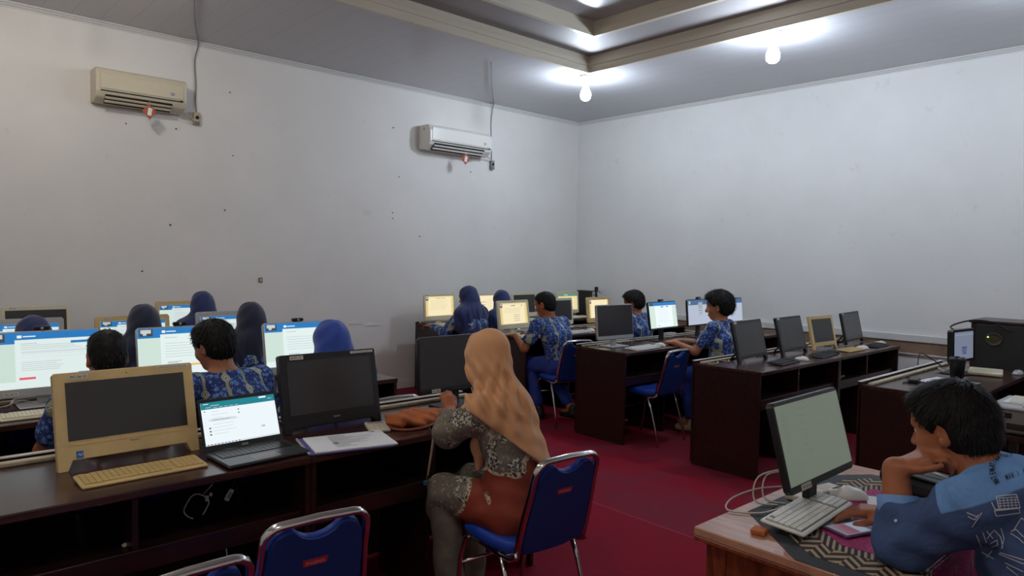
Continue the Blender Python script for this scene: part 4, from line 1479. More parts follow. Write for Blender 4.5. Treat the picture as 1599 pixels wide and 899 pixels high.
def person(label, loc, face=0.0, top=1.17, kind='boy', cloth='navy_cloth', dx=0.0, dy=.11, hyaw=0.0, hpitch=.25, hands=((-.12, .40), (.12, .40)), hz=.775, h=.0075, skin='skin',
           legs=True, armsleeve='short', hair=.014, cape=.62, size=.95, group=None, feet=None, foot='sock'):
    """local forward +y; origin on the floor below the hips"""
    t = thing('person', label, 'person', (*loc, 0), PI / 2 + face, group)
    s = size
    hc = V3(dx, dy, top - .112 * s)
    R = rotm(hyaw, hpitch)
    nb = V3(dx * .75, dy * .62, top - .245 * s)
    hip = V3(0, 0, .535)
    che = nb * .62 + hip * .38 + V3(0, -.015, 0)
    wai = nb * .25 + hip * .75
    shw = .165 if kind == 'boy' else .145
    sh = [nb + V3(-shw, .0, -.045), nb + V3(shw, .0, -.045)]
    kn = [V3(-.105, .32, .50), V3(.105, .32, .50)]
    an = [V3(-.11, .31, .085), V3(.11, .31, .085)]
    if feet: an = [V3(*feet[0]), V3(*feet[1])]
    hd = [V3(hands[0][0], hands[0][1], hz), V3(hands[1][0], hands[1][1], hz)]
    el = [ik(sh[0], hd[0] - V3(0, .0, 0), .25, .235, (-.5, -.2, -1)), ik(sh[1], hd[1], .25, .235, (.5, -.2, -1))]
    body = [seg(hip, wai, .105, .098, .04, (.80, 1, 1)), seg(wai, che, .095, .100, .04, (.76, 1, 1)), seg(che, nb + V3(0, 0, -.06), .098, .075, .04, (.72, 1, 1)),
            seg(nb + V3(0, -.005, -.05), hc + R @ V3(0, -.02, -.05), .056, .050, .03)]
    for i in (0, 1):
        body += [seg(nb + V3(0, 0, -.045), sh[i], .05, .046, .04), seg(sh[i], el[i], .043, .036, .02), seg(el[i], hd[i], .036, .024, .015)]
        d = hd[i] - el[i]; d /= np.linalg.norm(d); f = d * .6 + V3(0, .8, -.05); f[2] = min(f[2], -.03) if hz < .9 else f[2]
        body += hand_prims(hd[i], f, (0, 0, 1), (-1, 1)[i], .55, s * .95)
        body += [seg(hip + V3((-.07, .07)[i], 0, -.01), kn[i], .078, .056, .03), seg(kn[i], an[i], .050, .036, .02), seg(an[i], an[i] + V3(0, .13, -.045), .034, .026, .02)]
    body += xf(head_prims(), hc, R, s)
    blend('body', skin, t, body, h)
    # upper garment
    inf = .013
    g = [seg(hip + V3(0, 0, -.02), wai, .118, .108, .05, (.78, 1, 1)), seg(wai, che, .106, .112, .04, (.74, 1, 1)), seg(che, nb + V3(0, 0, -.07), .110, .080, .05, (.70, 1, 1))]
    for i in (0, 1):
        g += [seg(nb + V3(0, 0, -.05), sh[i], .062, .056, .04), seg(sh[i], sh[i] * .38 + el[i] * .62, .056, .058, .03)]
        if armsleeve == 'long': g += [seg(el[i], sh[i] * .5 + el[i] * .5, .052, .054, .02), seg(el[i], hd[i] * .9 + el[i] * .1, .052, .036, .02)]
    if kind == 'boy':
        for k in range(10):
            a = 2 * PI * k / 10; b_ = 2 * PI * (k + 1) / 10
            c0 = nb + V3(0, .004, .006)
            g.append(seg(c0 + V3(math.cos(a) * .057, math.sin(a) * .055, -.012 - .012 * math.sin(a)), c0 + V3(math.cos(b_) * .057, math.sin(b_) * .055, -.012 - .012 * math.sin(b_)), .011, .011, .01))
    rs = random.uniform(0, 6)
    wf = lambda X, Y, Z: .0028 * np.sin(Z * 46 + X * 22 + rs) * np.sin(Y * 30 + X * 14 + rs) + .002 * np.sin(X * 60 + Z * 25)
    blend('shirt', 'batik', t, g, h, wf)
    # lower garment
    g = [seg(hip + V3(0, 0, -.02), hip + V3(0, .0, .02), .118, .11, .03, (.72, 1, 1))]
    lm = 'trouser_blue'
    if kind == 'boy':
        for i in (0, 1):
            g += [seg(hip + V3((-.075, .075)[i], 0, -.015), kn[i], .092, .068, .03), seg(kn[i], an[i] * .82 + kn[i] * .18, .064, .056, .03)]
        blend('trousers', lm, t, g, h, lambda X, Y, Z: .002 * np.sin(Z * 50 + Y * 40))
    else:
        for i in (0, 1):
            g += [seg(hip + V3((-.075, .075)[i], 0, -.015), kn[i], .094, .075, .08), seg(kn[i], an[i] + V3(0, 0, .06), .072, .085, .08)]
        blend('skirt', cloth, t, g, h, lambda X, Y, Z: .003 * np.sin(X * 60 + rs))
    for i in (0, 1):
        f = [seg(an[i] + V3(0, -.02, -.035), an[i] + V3(0, .13, -.052), .040, .032, .02, (1, 1, 1)), seg(an[i] + V3(0, -.005, .015), an[i] + V3(0, -.005, -.03), .043, .044, .02)]
        nm_ = foot if kind == 'boy' and feet else 'shoe'
        blend(nm_, nm_, t, f, h, cuts=[cut((0, 0, -1), -.004, .004)])
    if kind == 'boy':
        P, C = hair_prims(hair)
        wfh = lambda X, Y, Z: .0015 * np.sin(X * 150 + Y * 60 + rs) * np.sin(Z * 90 + Y * 130)
        hp = xf(P, hc, R, s); hq = xf(C, hc, R, s)
        ho = blend('hair', 'hair', t, hp, min(h, .006), wfh, hq)
        strands(ho, hc, R, s, 1100 if hair > .008 else 500, .012 + hair * .8, .0022)
    else:
        hijab(t, hc, R, nb, sh, s, cloth, h, cape, rs)
    return t


def hijab(t, hc, R, nb, sh, s, cloth, h, cape, rs, extra=None, amp=1.0):
    H = xf([ell((0, -.012, .028), (.086, .106, .096), .02), ell((0, .0, -.05), (.080, .085, .085), .04)], hc, R, s)
    H += [seg(hc + R @ V3(0, -.03, -.05), nb + V3(0, -.01, -.02), .085, .088, .05)]
    for i in (0, 1):
        H += [seg(nb + V3(0, -.005, -.02), sh[i] + V3(0, 0, -.0), .080, .070, .06), seg(sh[i], sh[i] + V3((-.02, .02)[i], .01, -.10), .068, .062, .05)]
    zb = cape
    H += [seg(nb + V3(0, -.01, -.04), V3(nb[0] * .6, nb[1] * .5 - .03, zb + .10), .11, .125, .06, (.72, 1, 1)),
          seg(nb + V3(0, .05, -.06), nb + V3(0, .06, -.19), .07, .06, .06, (.6, 1, 1))]
    if extra: H += extra
    F_ = xf([ell((0, .110, -.012), (.052, .055, .068), .012, sub=True)], hc, R, s)

    def wf(X, Y, Z):
        a = np.arctan2(X - nb[0], Y - nb[1])
        m = np.clip((hc[2] - .03 - Z) / .15, 0, 1)
        return amp * m * (.006 * np.sin(a * 9 + Z * 14 + rs) + .004 * np.sin(a * 17 - Z * 22)) + amp * .002 * (1 - m) * np.sin(Z * 60 + a * 4)
    return blend('hijab', cloth, t, H + F_, h, wf)
# ================================================================== PLACE COMPUTERS
# front row
computer(-2.72, .674, .75, .9, 15.4, .457, .335, 'large yellowed computer with dark screen in the front row, label PC-26', 'off', 'cream', (.035, .035, .10), 'leg', sticker='PC-26 O', energy=True, brandlabel=True, brand='lenovo', thick=.035, chin=.035)
computer(-2.72, 1.468, .75, -.5, 12.4, .455, .330, 'large black computer with dark screen beside the laptop, label PC-27', 'off', 'black', (.03, .03, .075), 'leg', sticker='# PC-27', brandlabel=True, brand='lenovo', thick=.035, chin=.02)
computer(-2.75, 2.155, .832, 1.5, 4, .47, .275, 'black monitor facing the woman in the beige hijab, label at its lower edge', 'off', 'black', (.006, .006, .022), 'stand', sticker='PC-28A', st_pos='bl', thick=.02, name='computer_monitor', cat='monitor')
# laptop
t = thing('laptop', 'grey open laptop showing a mail page between the two large front computers', 'laptop', (-2.51, 1.04, .75), rad(3))
b = MB(); b.box((-.105, -.155, .004), (.105, .155, .016), 'laptop', bev=.004); b.build('base', t)
b = MB(); b.box((-.085, -.135, .016), (.005, .135, .0168), 'black_matte')
for r in range(5):
    for k in range(14):
        b.box((-.083 + r * .0172, -.133 + k * .019, .0168), (-.083 + r * .0172 + .0155, -.133 + k * .019 + .0168, .0182), 'black')
b.build('keys', t)
b = MB(); b.box((.03, -.05, .016), (.09, .045, .0164), 'grey'); b.build('touchpad', t)
ta = rad(20.6)
T = lambda u, v, d: (-.108 + d * math.cos(ta) - v * math.sin(ta), u, .012 + v * math.cos(ta) + d * math.sin(ta))
b = MB(); b.box((-.153, 0, -.007), (.153, .20, 0), 'black_matte', T=T, bev=.003); b.build('lid', t)
display(t, T, -.144, .026, .288, .160, .001, 'mail')
b = MB(); put_text(b, 'ASUS', 'logo_grey', T, 0.0, .009, .008, .0006, bold=True); b.build('brand_lettering', t)
b = MB(); b.tube([(-.108, -.12, .013), (-.108, .12, .013)], .006, 'black', 8); b.build('hinge', t)

# second row, left block
computer(-3.95, .600, .80, 0, 9, .47, .31, 'lit computer at the left photo edge showing an exam page, label PC-25', 'table', 'silver', (.004, .006, .04), 'stand', sticker='PC-25 O', st_pos='bl', es=.95, webcam='leftmost lit exam screen')
computer(-3.95, 1.23, .80, -.5, 10, .45, .30, 'lit computer with exam page between the two boys of the left block', 'exam', 'silver', (.005, .008, .04), 'stand', seed=2, webcam='lit screen between the two boys')
computer(-3.9, 1.885, .791, -1.3, 11, .447, .305, 'lit computer with exam page in front of the bright blue hijab', 'exam', 'silver', (.008, .006, .045), 'stand', sticker='PC-27', st_pos='bl', seed=3, webcam='lit screen by the bright blue hijab')
# third row, left block
computer(-5.1, .66, .80, 0, 8, .44, .275, 'grey rimmed lit computer behind the leftmost navy hijab', 'exam', 'silver', (.03, .035, .05), 'stand', seed=4, es=.9)
computer(-5.1, 1.275, .80, 0, 8, .45, .27, 'yellowed computer with lit page behind the girl in midnight hijab', 'exam', 'cream', (.03, .035, .05), 'stand', sticker='PC-19', seed=5, es=.85)
computer(-5.1, 1.90, .80, 0, 8, .45, .275, 'grey rimmed lit computer behind the taller dark hijab, left block', 'exam', 'silver', (.03, .035, .05), 'stand', sticker='PC-18 O', seed=6, es=.9)
# wall row, left block
computer(-6.25, .90, .80, 0, 8, .43, .27, 'white computer with dark screen against the wall at the far left', 'off', 'cream_pale', (.022, .03, .04), 'stand', sticker='PC-12')
computer(-6.25, 1.95, .80, 0, 6, .45, .28, 'yellowed lit computer against the wall beside the raised navy hijab', 'exam', 'cream', (.03, .035, .05), 'stand', sticker='PC-11', seed=7, es=.85)
# wall row, right block
computer(-6.2, 4.604, .80, 4.8, 4.5, .445, .282, 'pale lit computer at the near end of the wall row, right block', 'warm2', 'cream_pale', (.022, .024, .045), 'stand', sticker='PC-08', seed=1, st_pos='tlx')
computer(-6.2, 5.26, .79, 3, 4.5, .43, .285, 'pale lit computer between the two girls of the right block', 'peach', 'cream_pale', (.022, .024, .045), 'stand', seed=2)
computer(-6.2, 5.886, .779, 3.6, 4.5, .423, .296, 'pale computer with dark screen in the wall row behind the crew-cut boy', 'off', 'cream_pale', (.024, .028, .05), 'stand')
computer(-6.2, 6.66, .79, 3, 4, .44, .285, 'pale computer with green page header at the far end of the wall row', 'green', 'cream_pale', (.03, .03, .045), 'stand')
# third row, right block
computer(-5.0, 4.62, .809, 3.8, 8.7, .442, .277, 'cream computer with lit document in front of the crew-cut boy', 'warm', 'cream_pale', (.032, .028, .045), 'stand', seed=3)
computer(-5.0, 5.25, .81, 2, 6, .43, .28, 'pale computer with dark screen just right of the crew-cut boy', 'off', 'cream_pale', (.024, .026, .045), 'stand')
computer(-5.0, 5.88, .81, 2, 6, .40, .275, 'yellowed lit computer partly behind the silver monitor', 'peach', 'cream', (.04, .03, .05), 'stand', seed=5)
# second row, right block
computer(-3.82, 4.715, .816, -3.2, 5.7, .453, .298, 'silver rimmed monitor with black screen on the near end of its desk', 'off', 'silver', (.008, .008, .032), 'stand', name='computer_monitor', cat='monitor')
computer(-3.82, 5.422, .863, 3.7, 9.3, .475, .258, 'thin black monitor showing a white document in the second row', 'doc', 'black', (.008, .008, .016), 'stand', name='computer_monitor', cat='monitor', webcam='monitor with the white document', es=1.05)
computer(-3.82, 6.02, .865, 3, 5, .47, .262, 'thin black monitor with login page left of the boy by the aisle', 'login', 'black', (.008, .008, .014), 'stand', name='computer_monitor', cat='monitor', webcam='monitor with the login page', es=.8)
computer(-3.82, 6.60, .865, 2, 5, .47, .258, 'thin black monitor with login page right of the boy by the aisle', 'login', 'black', (.008, .008, .014), 'stand', name='computer_monitor', cat='monitor', es=.8)
# first row, right block
computer(-2.65, 4.924, .750, 3.5, 13.8, .48, .315, 'black computer with dark screen at the near end of the first right desk row', 'off', 'black', (.022, .02, .055), 'leg', sticker='PC-36', st_pos='tlx', brand='lenovo', brandlabel=False)
computer(-2.65, 5.599, .750, 2.7, 14.4, .48, .315, 'black computer with dark screen, second along the first right desk row', 'off', 'black', (.022, .02, .055), 'leg', sticker='PC-37', st_pos='tlx', brand='lenovo')
computer(-2.65, 6.169, .750, -3.2, 12.9, .413, .298, 'small cream computer with dark screen between two black ones', 'off', 'cream', (.035, .03, .065), 'leg', sticker='PC-38', st_pos='tlx')
computer(-2.65, 6.80, .760, 5.7, 12.4, .52, .295, 'black computer with dark screen at the far end of the first right desk row', 'off', 'black', (.022, .02, .045), 'leg', sticker='PC-39', st_pos='tlx', brand='lenovo')
# desk behind the man
computer(-1.45, 5.585, .835, -6.1, 2, .36, .228, 'small black monitor with bluish screen in front of the dark cabinet', 'blue', 'black', (.03, .018, .02), 'stand', name='computer_monitor', cat='monitor', es=.55, thick=.035)
# the man's computer
computer(-.90, 2.121, .842, .6, 15, .444, .262, 'tilted black monitor with dim list page on the wooden table', 'list', 'black', (.010, .012, .022), 'stand', name='computer_monitor', cat='monitor', sticker='PC-33 A', st_pos='bl', es=.62)

# ------------------------------------------------------------------ keyboards and mice
keyboard(-2.545, .66, .75, 1.5, 'yellowed keyboard in front of the large yellowed computer', 'cream', .385, .125)
keyboard(-3.72, .56, .75, 0, 'pale keyboard below the leftmost lit exam screen', 'pale', .34, .12)
keyboard(-3.73, 1.25, .75, 0, 'pale keyboard under the lit screen between the two boys', 'pale', .36, .12)
keyboard(-3.73, 1.90, .75, 0, 'dark keyboard in front of the bright blue hijab', 'black', .36, .12)
for y, c, lb in ((.66, 'pale', 'leftmost navy hijab'), (1.27, 'pale', 'girl in the midnight hijab'), (1.9, 'black', 'taller dark hijab')):
    keyboard(-4.88, y, .75, 0, 'keyboard on the third left row before the ' + lb, c, .36, .12)
for y, c, lb in ((1.9, 'pale', 'raised navy hijab at the left'),):
    keyboard(-6.03, y, .75, 0, 'keyboard on the wall desk in front of the ' + lb, c, .34, .12)
for y, lb in ((4.62, 'near end of the wall row'), (5.26, 'second seat of the wall row'), (5.9, 'unused dark screen of the wall row'), (6.62, 'green headed page of the wall row')):
    keyboard(-6.0, y, .75, 0, 'pale keyboard, right block wall row, ' + lb, 'pale', .34, .12)
keyboard(-4.78, 4.60, .75, 2, 'pale keyboard under the hands of the crew-cut boy', 'pale', .34, .12)
keyboard(-4.77, 5.25, .75, 2, 'pale keyboard right of the crew-cut boy', 'white', .34, .12)
keyboard(-4.77, 5.88, .75, 2, 'pale keyboard in front of the partly hidden yellowed computer', 'pale', .34, .12)
keyboard(-3.60, 4.80, .75, 4, 'white keyboard on the near end of the desk with the silver monitor', 'white', .36, .13)
keyboard(-3.60, 5.40, .75, 3, 'black keyboard below the white document monitor', 'black', .38, .13)
keyboard(-3.62, 5.98, .75, 0, 'black keyboard under the hands of the boy by the aisle', 'black', .38, .13)
keyboard(-3.62, 6.60, .75, 0, 'black keyboard right of the boy by the aisle', 'black', .38, .13)
keyboard(-2.47, 5.02, .75, 5, 'black keyboard before the nearest black computer of the first right row', 'black', .35, .12)
keyboard(-2.47, 5.69, .75, 4, 'black keyboard before the second black computer of the first right row', 'black', .35, .12)
keyboard(-2.47, 6.24, .75, -2, 'cream keyboard before the small cream computer', 'cream', .30, .12)
keyboard(-2.46, 6.80, .75, 5, 'black keyboard before the farthest black computer of the first right row', 'black', .34, .12)
keyboard(-.895, 2.005, .765, 3, 'white keyboard before the tilted monitor on the wooden table', 'white', .365, .125, 4)
mouse(-3.62, 5.07, .75, 10, 'white mouse right of the white keyboard, second right row')
mouse(-4.80, 5.50, .75, 10, 'white mouse on the desk right of the crew-cut boy')
mouse(-2.45, 5.28, .75, 15, 'white mouse between the first two black computers')
mouse(-2.46, 6.47, .75, 15, 'white mouse right of the small cream computer')
mouse(-2.50, 6.99, .75, 10, 'white mouse at the far end of the first right desk row')
mouse(-2.50, 5.95, .75, 15, 'black mouse left of the cream keyboard', 'black')
mouse(-3.74, 6.30, .75, 0, 'white mouse between the two login page monitors')
t = mouse(-.90, 2.285, .755, 35, 'cream mouse on the woven cloth beside the tilted monitor')
t.scale = (1.25, 1.3, 1.1)

# ------------------------------------------------------------------ front desk objects
t = thing('paper_folder', 'blue folder with printed sheets lying before the black front computer', 'folder', (-2.47, 1.38, .75), rad(-14))
b = MB()
P0 = [(-.105, -.165), (.125, -.165), (.125, .15), (-.105, .15)]
b.box((-.115, -.17, .001), (.13, .155, .007), 'paper_blue', bev=.002); b.build('cover', t)
b = MB(); b.box((-.10, -.15, .007), (.128, .17, .013), 'paper', bev=.001); b.build('sheets', t)
b = MB()
T = lambda u, v, d: (-v, u, .0135 + d)
for k in range(12):
    w_ = random.uniform(.05, .2)
    b.quad(T(-.06, .075 - k * .015, 0), T(-.06 + w_, .075 - k * .015, 0), T(-.06 + w_, .079 - k * .015, 0), T(-.06, .079 - k * .015, 0), 'grey')
b.prism([(-.05 + .012 * math.cos(i * PI / 6), -.03 + .010 * math.sin(i * PI / 6)) for i in range(12)], 0, .0003, 'greyink' if 'greyink' in M else 'grey', T)
b.prism([(.13 + .012 * math.cos(i * PI / 6), .085 + .006 * math.sin(i * PI / 6)) for i in range(12)], 0, .0003, 'grey', T)
b.build('print', t)
# wire binding
b = MB()
b.box((-.115, -.176, .0), (.12, -.166, .012), 'silver', bev=.004); b.build('spine', t)
t = thing('calculator', 'small cream calculator beside the printed sheets on the front desk', 'calculator', (-2.60, 1.60, .75), rad(-22))
b = MB(); b.box((-.075, -.045, 0), (.075, .045, .014), 'cream_pale', bev=.004); b.build('body', t)
b = MB(); b.box((-.065, -.036, .014), (-.04, .036, .0155), 'grey', bev=.001); b.build('readout', t)
b = MB()
for i in range(5):
    for j in range(4):
        b.box((-.03 + i * .02, -.036 + j * .019, .014), (-.015 + i * .02, -.022 + j * .019, .0165), 'sticker')
b.build('keys', t)

# orange bag and brown leather strap
t = thing('orange_pouch', 'orange cloth pouch with brown leather base lying on the front desk', 'bag', (-2.56, 1.765, .75), rad(8))
t.scale = (1, .92, .72)
def pw(X, Y, Z): return .006 * np.sin(X * 60 + Y * 30) + .004 * np.sin(Y * 80 - X * 20 + Z * 90)
blend('cloth_pouch', 'orange_cloth', t, [seg((-.02, -.09, .045), (.0, .08, .05), .045, .04, .02, (.8, 1, 1)), seg((.04, -.02, .03), (.05, .10, .025), .035, .02, .03), seg((0, .08, .04), (.03, .17, .055), .03, .018, .02), ell((-.02, 0, .04), (.05, .10, .038), .02)], .005, pw, cuts=[cut((0, 0, -1), -.004, .003)])
b = MB()
pts = [(.085 * math.cos(a) + .0, .12 * math.sin(a) - .02, .010 + .004 * math.sin(2 * a)) for a in [i * PI / 12 for i in range(24)]]
b.tube(pts, .013, 'brown_leather', 8, closed=True, flat=.6, up=(0, 0, 1)); b.build('leather_strap', t)
t = thing('charger_box', 'small black box with cord under the label of the black monitor', 'box', (-2.61, 2.00, .75), rad(6))
b = MB(); b.box((-.06, -.08, 0), (.06, .08, .028), 'black', bev=.005); b.box((-.02, -.05, .028), (.03, .01, .0285), 'grey'); b.build('case', t)
b = MB(); b.lathe([(0, .028), (.01, .028), (.009, .031), (0, .031)], 'logo_grey', c=(-.03, .04, 0), n=12); b.build('button', t, fixn=True)

# cables on the desks
def cables(x, ys, m='cable_white', label='', z=.754, n=2):
    for y in ys:
        pts = [(x + random.uniform(-.01, .05), y - .14, z), (x + .06, y - .06, z + .004), (x - .0, y + .02, z + .012), (x + .07, y + .07, z + .004), (x + .02, y + .15, z)]
        wire(pts, .0035, m, label, 'computer_cable', 'cable', label and 'cables behind the computers')
cables(-3.94, (4.60,), 'cable_white', 'loose pale cable below the silver rimmed monitor')
cables(-3.98, (5.1,), 'cable_black', 'loose dark cable between silver monitor and document monitor')
cables(-3.92, (5.7,), 'cable_black', 'loose dark cable right of the document monitor')
cables(-2.80, (4.62,), 'cable_white', 'loose pale cable at the near end of the first right desk row')
cables(-2.78, (5.27,), 'cable_black', 'loose dark cable between the first two black computers')
cables(-2.78, (5.93,), 'cable_white', 'loose pale cable left of the small cream computer')
cables(-2.78, (6.48,), 'cable_black', 'loose dark cable right of the small cream computer')
cables(-5.12, (4.98,), 'cable_white', 'loose pale cable on the third right desk row')
cables(-5.10, (5.56,), 'cable_black', 'loose dark cable on the third right desk row near the pale dark screen')
cables(-4.05, (.50,), 'cable_white', 'loose pale cable under the leftmost lit exam screen')
cables(-4.02, (.72,), 'cable_white', 'crossing pale cable under the leftmost lit exam screen')
cables(-1.62, (4.95,), 'cable_black', 'dark cable on the desk behind the man, near its end')
cables(-1.62, (5.62,), 'cable_white', 'pale cable behind the small bluish monitor')
# inside the front desk compartments
t = thing('cable_coil', 'coiled pale cable with plug hanging inside the front desk', 'cable', (-2.57, .84, .60), 0)
b = MB(); b.tube([(.01 * math.sin(3 * a), .042 * math.cos(a), .042 * math.sin(a) - .01) for a in [i * PI / 14 - 1 for i in range(25)]], .0028, 'cable_white', 6)
b.tube([(.0, .025, .03), (0.01, .05, .06), (0, .06, .12)], .0025, 'cable_white', 6); b.build('cord', t)
b = MB(); b.box((-.006, .030, .0), (.006, .042, .022), 'sticker', bev=.003); b.box((-.006, .045, .016), (.006, .055, .03), 'sticker', bev=.003); b.build('plug', t)
t = thing('network_plug', 'pale rectangular plug dangling inside the front desk under the laptop', 'plug', (-2.57, .955, .607), 0)
b = MB(); T = lambda x, y, z: (x, y * .86 + z * .5, z * .86 - y * .5)
b.box((-.006, -.009, -.022), (.006, .009, .022), 'sticker', T=T, bev=.003); b.build('body', t)
b = MB(); b.box((.006, -.005, -.012), (.0065, .005, .012), 'grey', T=T); b.build('inset', t)
b = MB(); b.tube([T(0, 0, .02), (0, .02, .05), (-.01, .025, .114)], .0025, 'cable_black', 6); b.build('cord', t)
t = thing('wall_box', 'beige square outlet box on the back board inside the front desk', 'socket', (-2.955, 1.165, .655), 0)
b = MB(); b.box((0, -.03, -.035), (.03, .03, .035), 'trunk', bev=.004); b.build('box', t)
t = thing('network_plug', 'small pale plug inside the front desk left of the empty chair back', 'plug', (-2.50, .60, .5335), rad(20))
b = MB(); b.box((-.008, -.016, 0), (.008, .016, .011), 'sticker', bev=.003); b.build('body', t)
t = thing('name_tag', 'small grey tag inside the front desk under the printed sheets', 'tag', (-2.6, 1.245, .60), 0)
b = MB(); b.box((-.002, -.017, -.004), (.002, .017, .004), 'grey', T=lambda x, y, z: (x, y, z + y * .25)); b.build('plate', t)
b = MB(); b.tube([(0, .0, .004), (0, .004, .06), (0, 0, .122)], .0012, 'cable_black', 5); b.build('string', t)
t = thing('cable_coil', 'pale cable lying in the desk compartment under the small cream computer', 'cable', (-2.46, 6.02, .545), 0)
b = MB(); b.tube([(.02 * math.cos(a), .07 * math.sin(a * .9), .004 + .004 * math.sin(2 * a)) for a in [i * PI / 10 for i in range(22)]], .004, 'cable_white', 6); b.build('cord', t)
t = thing('network_plug', 'small pale plug hanging inside the first right desk row, near compartment', 'plug', (-2.46, 4.66, .655), 0)
b = MB(); b.box((-.006, -.012, -.03), (.006, .012, .0), 'sticker', bev=.003, T=lambda x, y, z: (x, y + z * .4, z)); b.build('body', t)
b = MB(); b.tube([(0, 0, -.002), (0, .01, .03), (0, .01, .066)], .0025, 'cable_black', 6); b.build('cord', t)

# ------------------------------------------------------------------ desk behind the man
t = thing('cup', 'tall black cup with lid on the desk behind the man', 'cup', (-1.42, 5.33, .75))
b = MB(); b.lathe([(0, 0), (.038, 0), (.049, .125), (.049, .128), (.045, .128), (.043, .12), (0, .12)], 'cup', n=28); b.build('body', t, fixn=True)
b = MB(); b.lathe([(0, .122), (.052, .122), (.053, .130), (.046, .136), (.044, .142), (0, .142)], 'cup', n=28); b.box((-.01, -.03, .142), (.012, -.005, .15), 'black'); b.build('lid', t, fixn=False)
t = thing('router', 'flat cream box on the desk between the cup and the cabinet', 'box', (-1.35, 5.72, .75), rad(12))
b = MB(); b.box((-.10, -.13, .004), (.10, .13, .028), 'cream_pale', bev=.006); b.build('case', t)
b = MB(); b.box((-.09, -.12, 0), (.09, .12, .004), 'rubber'); b.build('underside', t)
mouse(-1.20, 5.90, .75, 80, 'silver black mouse right of the flat cream box', 'silver')
t = thing('document_stack', 'loose dark and white sheets on the desk before the black cup', 'papers', (-1.40, 5.10, .75), rad(-6))
b = MB(); b.box((-.10, -.16, 0), (.12, .16, .004), 'black_matte'); b.box((-.13, -.15, .004), (-.06, .13, .006), 'paper'); b.box((.04, -.02, .004), (.14, .12, .007), 'grey'); b.build('sheets', t)
t = thing('power_adapter', 'small black adapter on the desk behind the man beside the trunking', 'adapter', (-1.55, 4.93, .75), rad(10))
b = MB(); b.box((-.03, -.06, 0), (.03, .06, .022), 'black', bev=.005); b.build('case', t)
wire([(-1.68, 5.4, .80), (-1.70, 5.5, .87), (-1.68, 5.62, .84), (-1.62, 5.75, .76)], .004, 'cable_black', 'thin dark cable arching over the board behind the small bluish monitor')
wire([(-1.50, 5.75, 1.02), (-1.60, 5.80, 1.055), (-1.52, 5.95, 1.10), (-1.42, 6.10, 1.09), (-1.3, 6.12, 1.03)], .006, 'cable_black', 'thick dark cable looping from the cabinet to the small bluish monitor')
wire([(-1.93, YB - .03, .60), (-1.6, YB - .03, .58), (-1.3, YB - .03, .56), (-1.0, YB - .03, .57)], .006, 'grey', 'grey cable running along the back wall beside the cabinet')

# ------------------------------------------------------------------ things at the end of the wall row
t = thing('computer_tower', 'slim black computer tower with white front at the corner of the room', 'computer tower', (-6.2, 7.0, .75))
b = MB(); b.box((-.15, -.025, 0), (.12, .06, .33), 'black', bev=.005); b.build('case', t)
b = MB(); b.box((.12, -.02, .12), (.128, .03, .32), 'silver', bev=.003)
for k in range(5): b.box((.128, -.012, .15 + k * .03), (.1285, .022, .16 + k * .03), 'black')
b.build('front_panel', t)
t = thing('camera_tripod', 'folded black tripod standing on the wall row beside the slim tower', 'tripod', (-6.12, 7.11, .75))
for k in range(3):
    a = k * 2.1 + .5
    b = MB(); b.tube([(.05 * math.cos(a), .05 * math.sin(a), 0), (.018 * math.cos(a), .018 * math.sin(a), .25)], .010, 'black', 8); b.build('leg', t)
b = MB(); b.tube([(0, 0, .20), (0, 0, .33)], .016, 'black', 10); b.build('centre_column', t)
b = MB(); b.box((-.02, -.02, .32), (.02, .02, .38), 'black', bev=.006); b.tube([(0, 0, .34), (.05, .03, .30)], .005, 'black', 6); b.build('head', t)

# ------------------------------------------------------------------ the man's table objects
t = thing('smartphone', 'phone with lit screen in a dark case under the man\'s hand', 'phone', (-.765, 2.02, .756), rad(-20))
b = MB(); b.box((-.04, -.08, 0), (.04, .08, .009), 'phone_case', bev=.004); b.build('case', t)
b = MB(); b.box((-.036, -.076, .009), (.036, .076, .0095), emis('phone', (120, 120, 140), .6))
for (u0, v0, u1, v1, c) in ((-.03, -.06, .03, -.02, (150, 90, 110)), (-.03, -.015, .03, .02, (170, 180, 200)), (-.03, .025, .0, .07, (60, 80, 150)), (.005, .025, .03, .07, (90, 90, 120))):
    b.box((u0, v0, .0095), (u1, v1, .0097), emis('ph%d' % int(u1 * 1000 + v1 * 999), c, .6))
b.build('screen', t)
t = thing('notebook', 'pale grey notebook half under the white keyboard on the cloth', 'notebook', (-.83, 2.04, .7555), rad(20))
b = MB(); b.box((-.045, -.07, 0), (.045, .07, .006), 'grey', bev=.002); b.build('cover', t)
t = thing('small_box', 'white pen box lying under the mouse side of the monitor', 'box', (-.985, 2.20, .756), rad(-12))
b = MB(); b.box((-.02, -.09, 0), (.04, .13, .02), 'cream_pale', bev=.004); b.build('case', t)
b = MB(); b.box((-.012, -.05, .02), (.03, .02, .0205), 'logo_pink'); b.box((-.012, .04, .02), (.03, .10, .0205), 'sticker'); b.build('label', t)
t = thing('paper_slip', 'white slips of paper beside the cream mouse', 'paper', (-.80, 2.30, .756), rad(25))
b = MB(); b.box((-.04, -.06, 0), (.05, .07, .002), 'paper'); b.build('slip', t)
t = thing('wooden_block', 'small orange wooden block under the corner of the white keyboard', 'block', (-.937, 1.80, .7505), rad(10))
b = MB(); b.box((-.02, -.02, 0), (.02, .02, .015), 'orange_cloth', bev=.003); b.build('block', t)
t = thing('camera_bag', 'black padded pouch on the table behind the man\'s raised hand', 'bag', (-.74, 2.50, .7545), rad(-15))
b = MB(); b.box((-.10, -.06, 0), (.17, .07, .065), 'black', bev=.02); b.build('pouch', t)
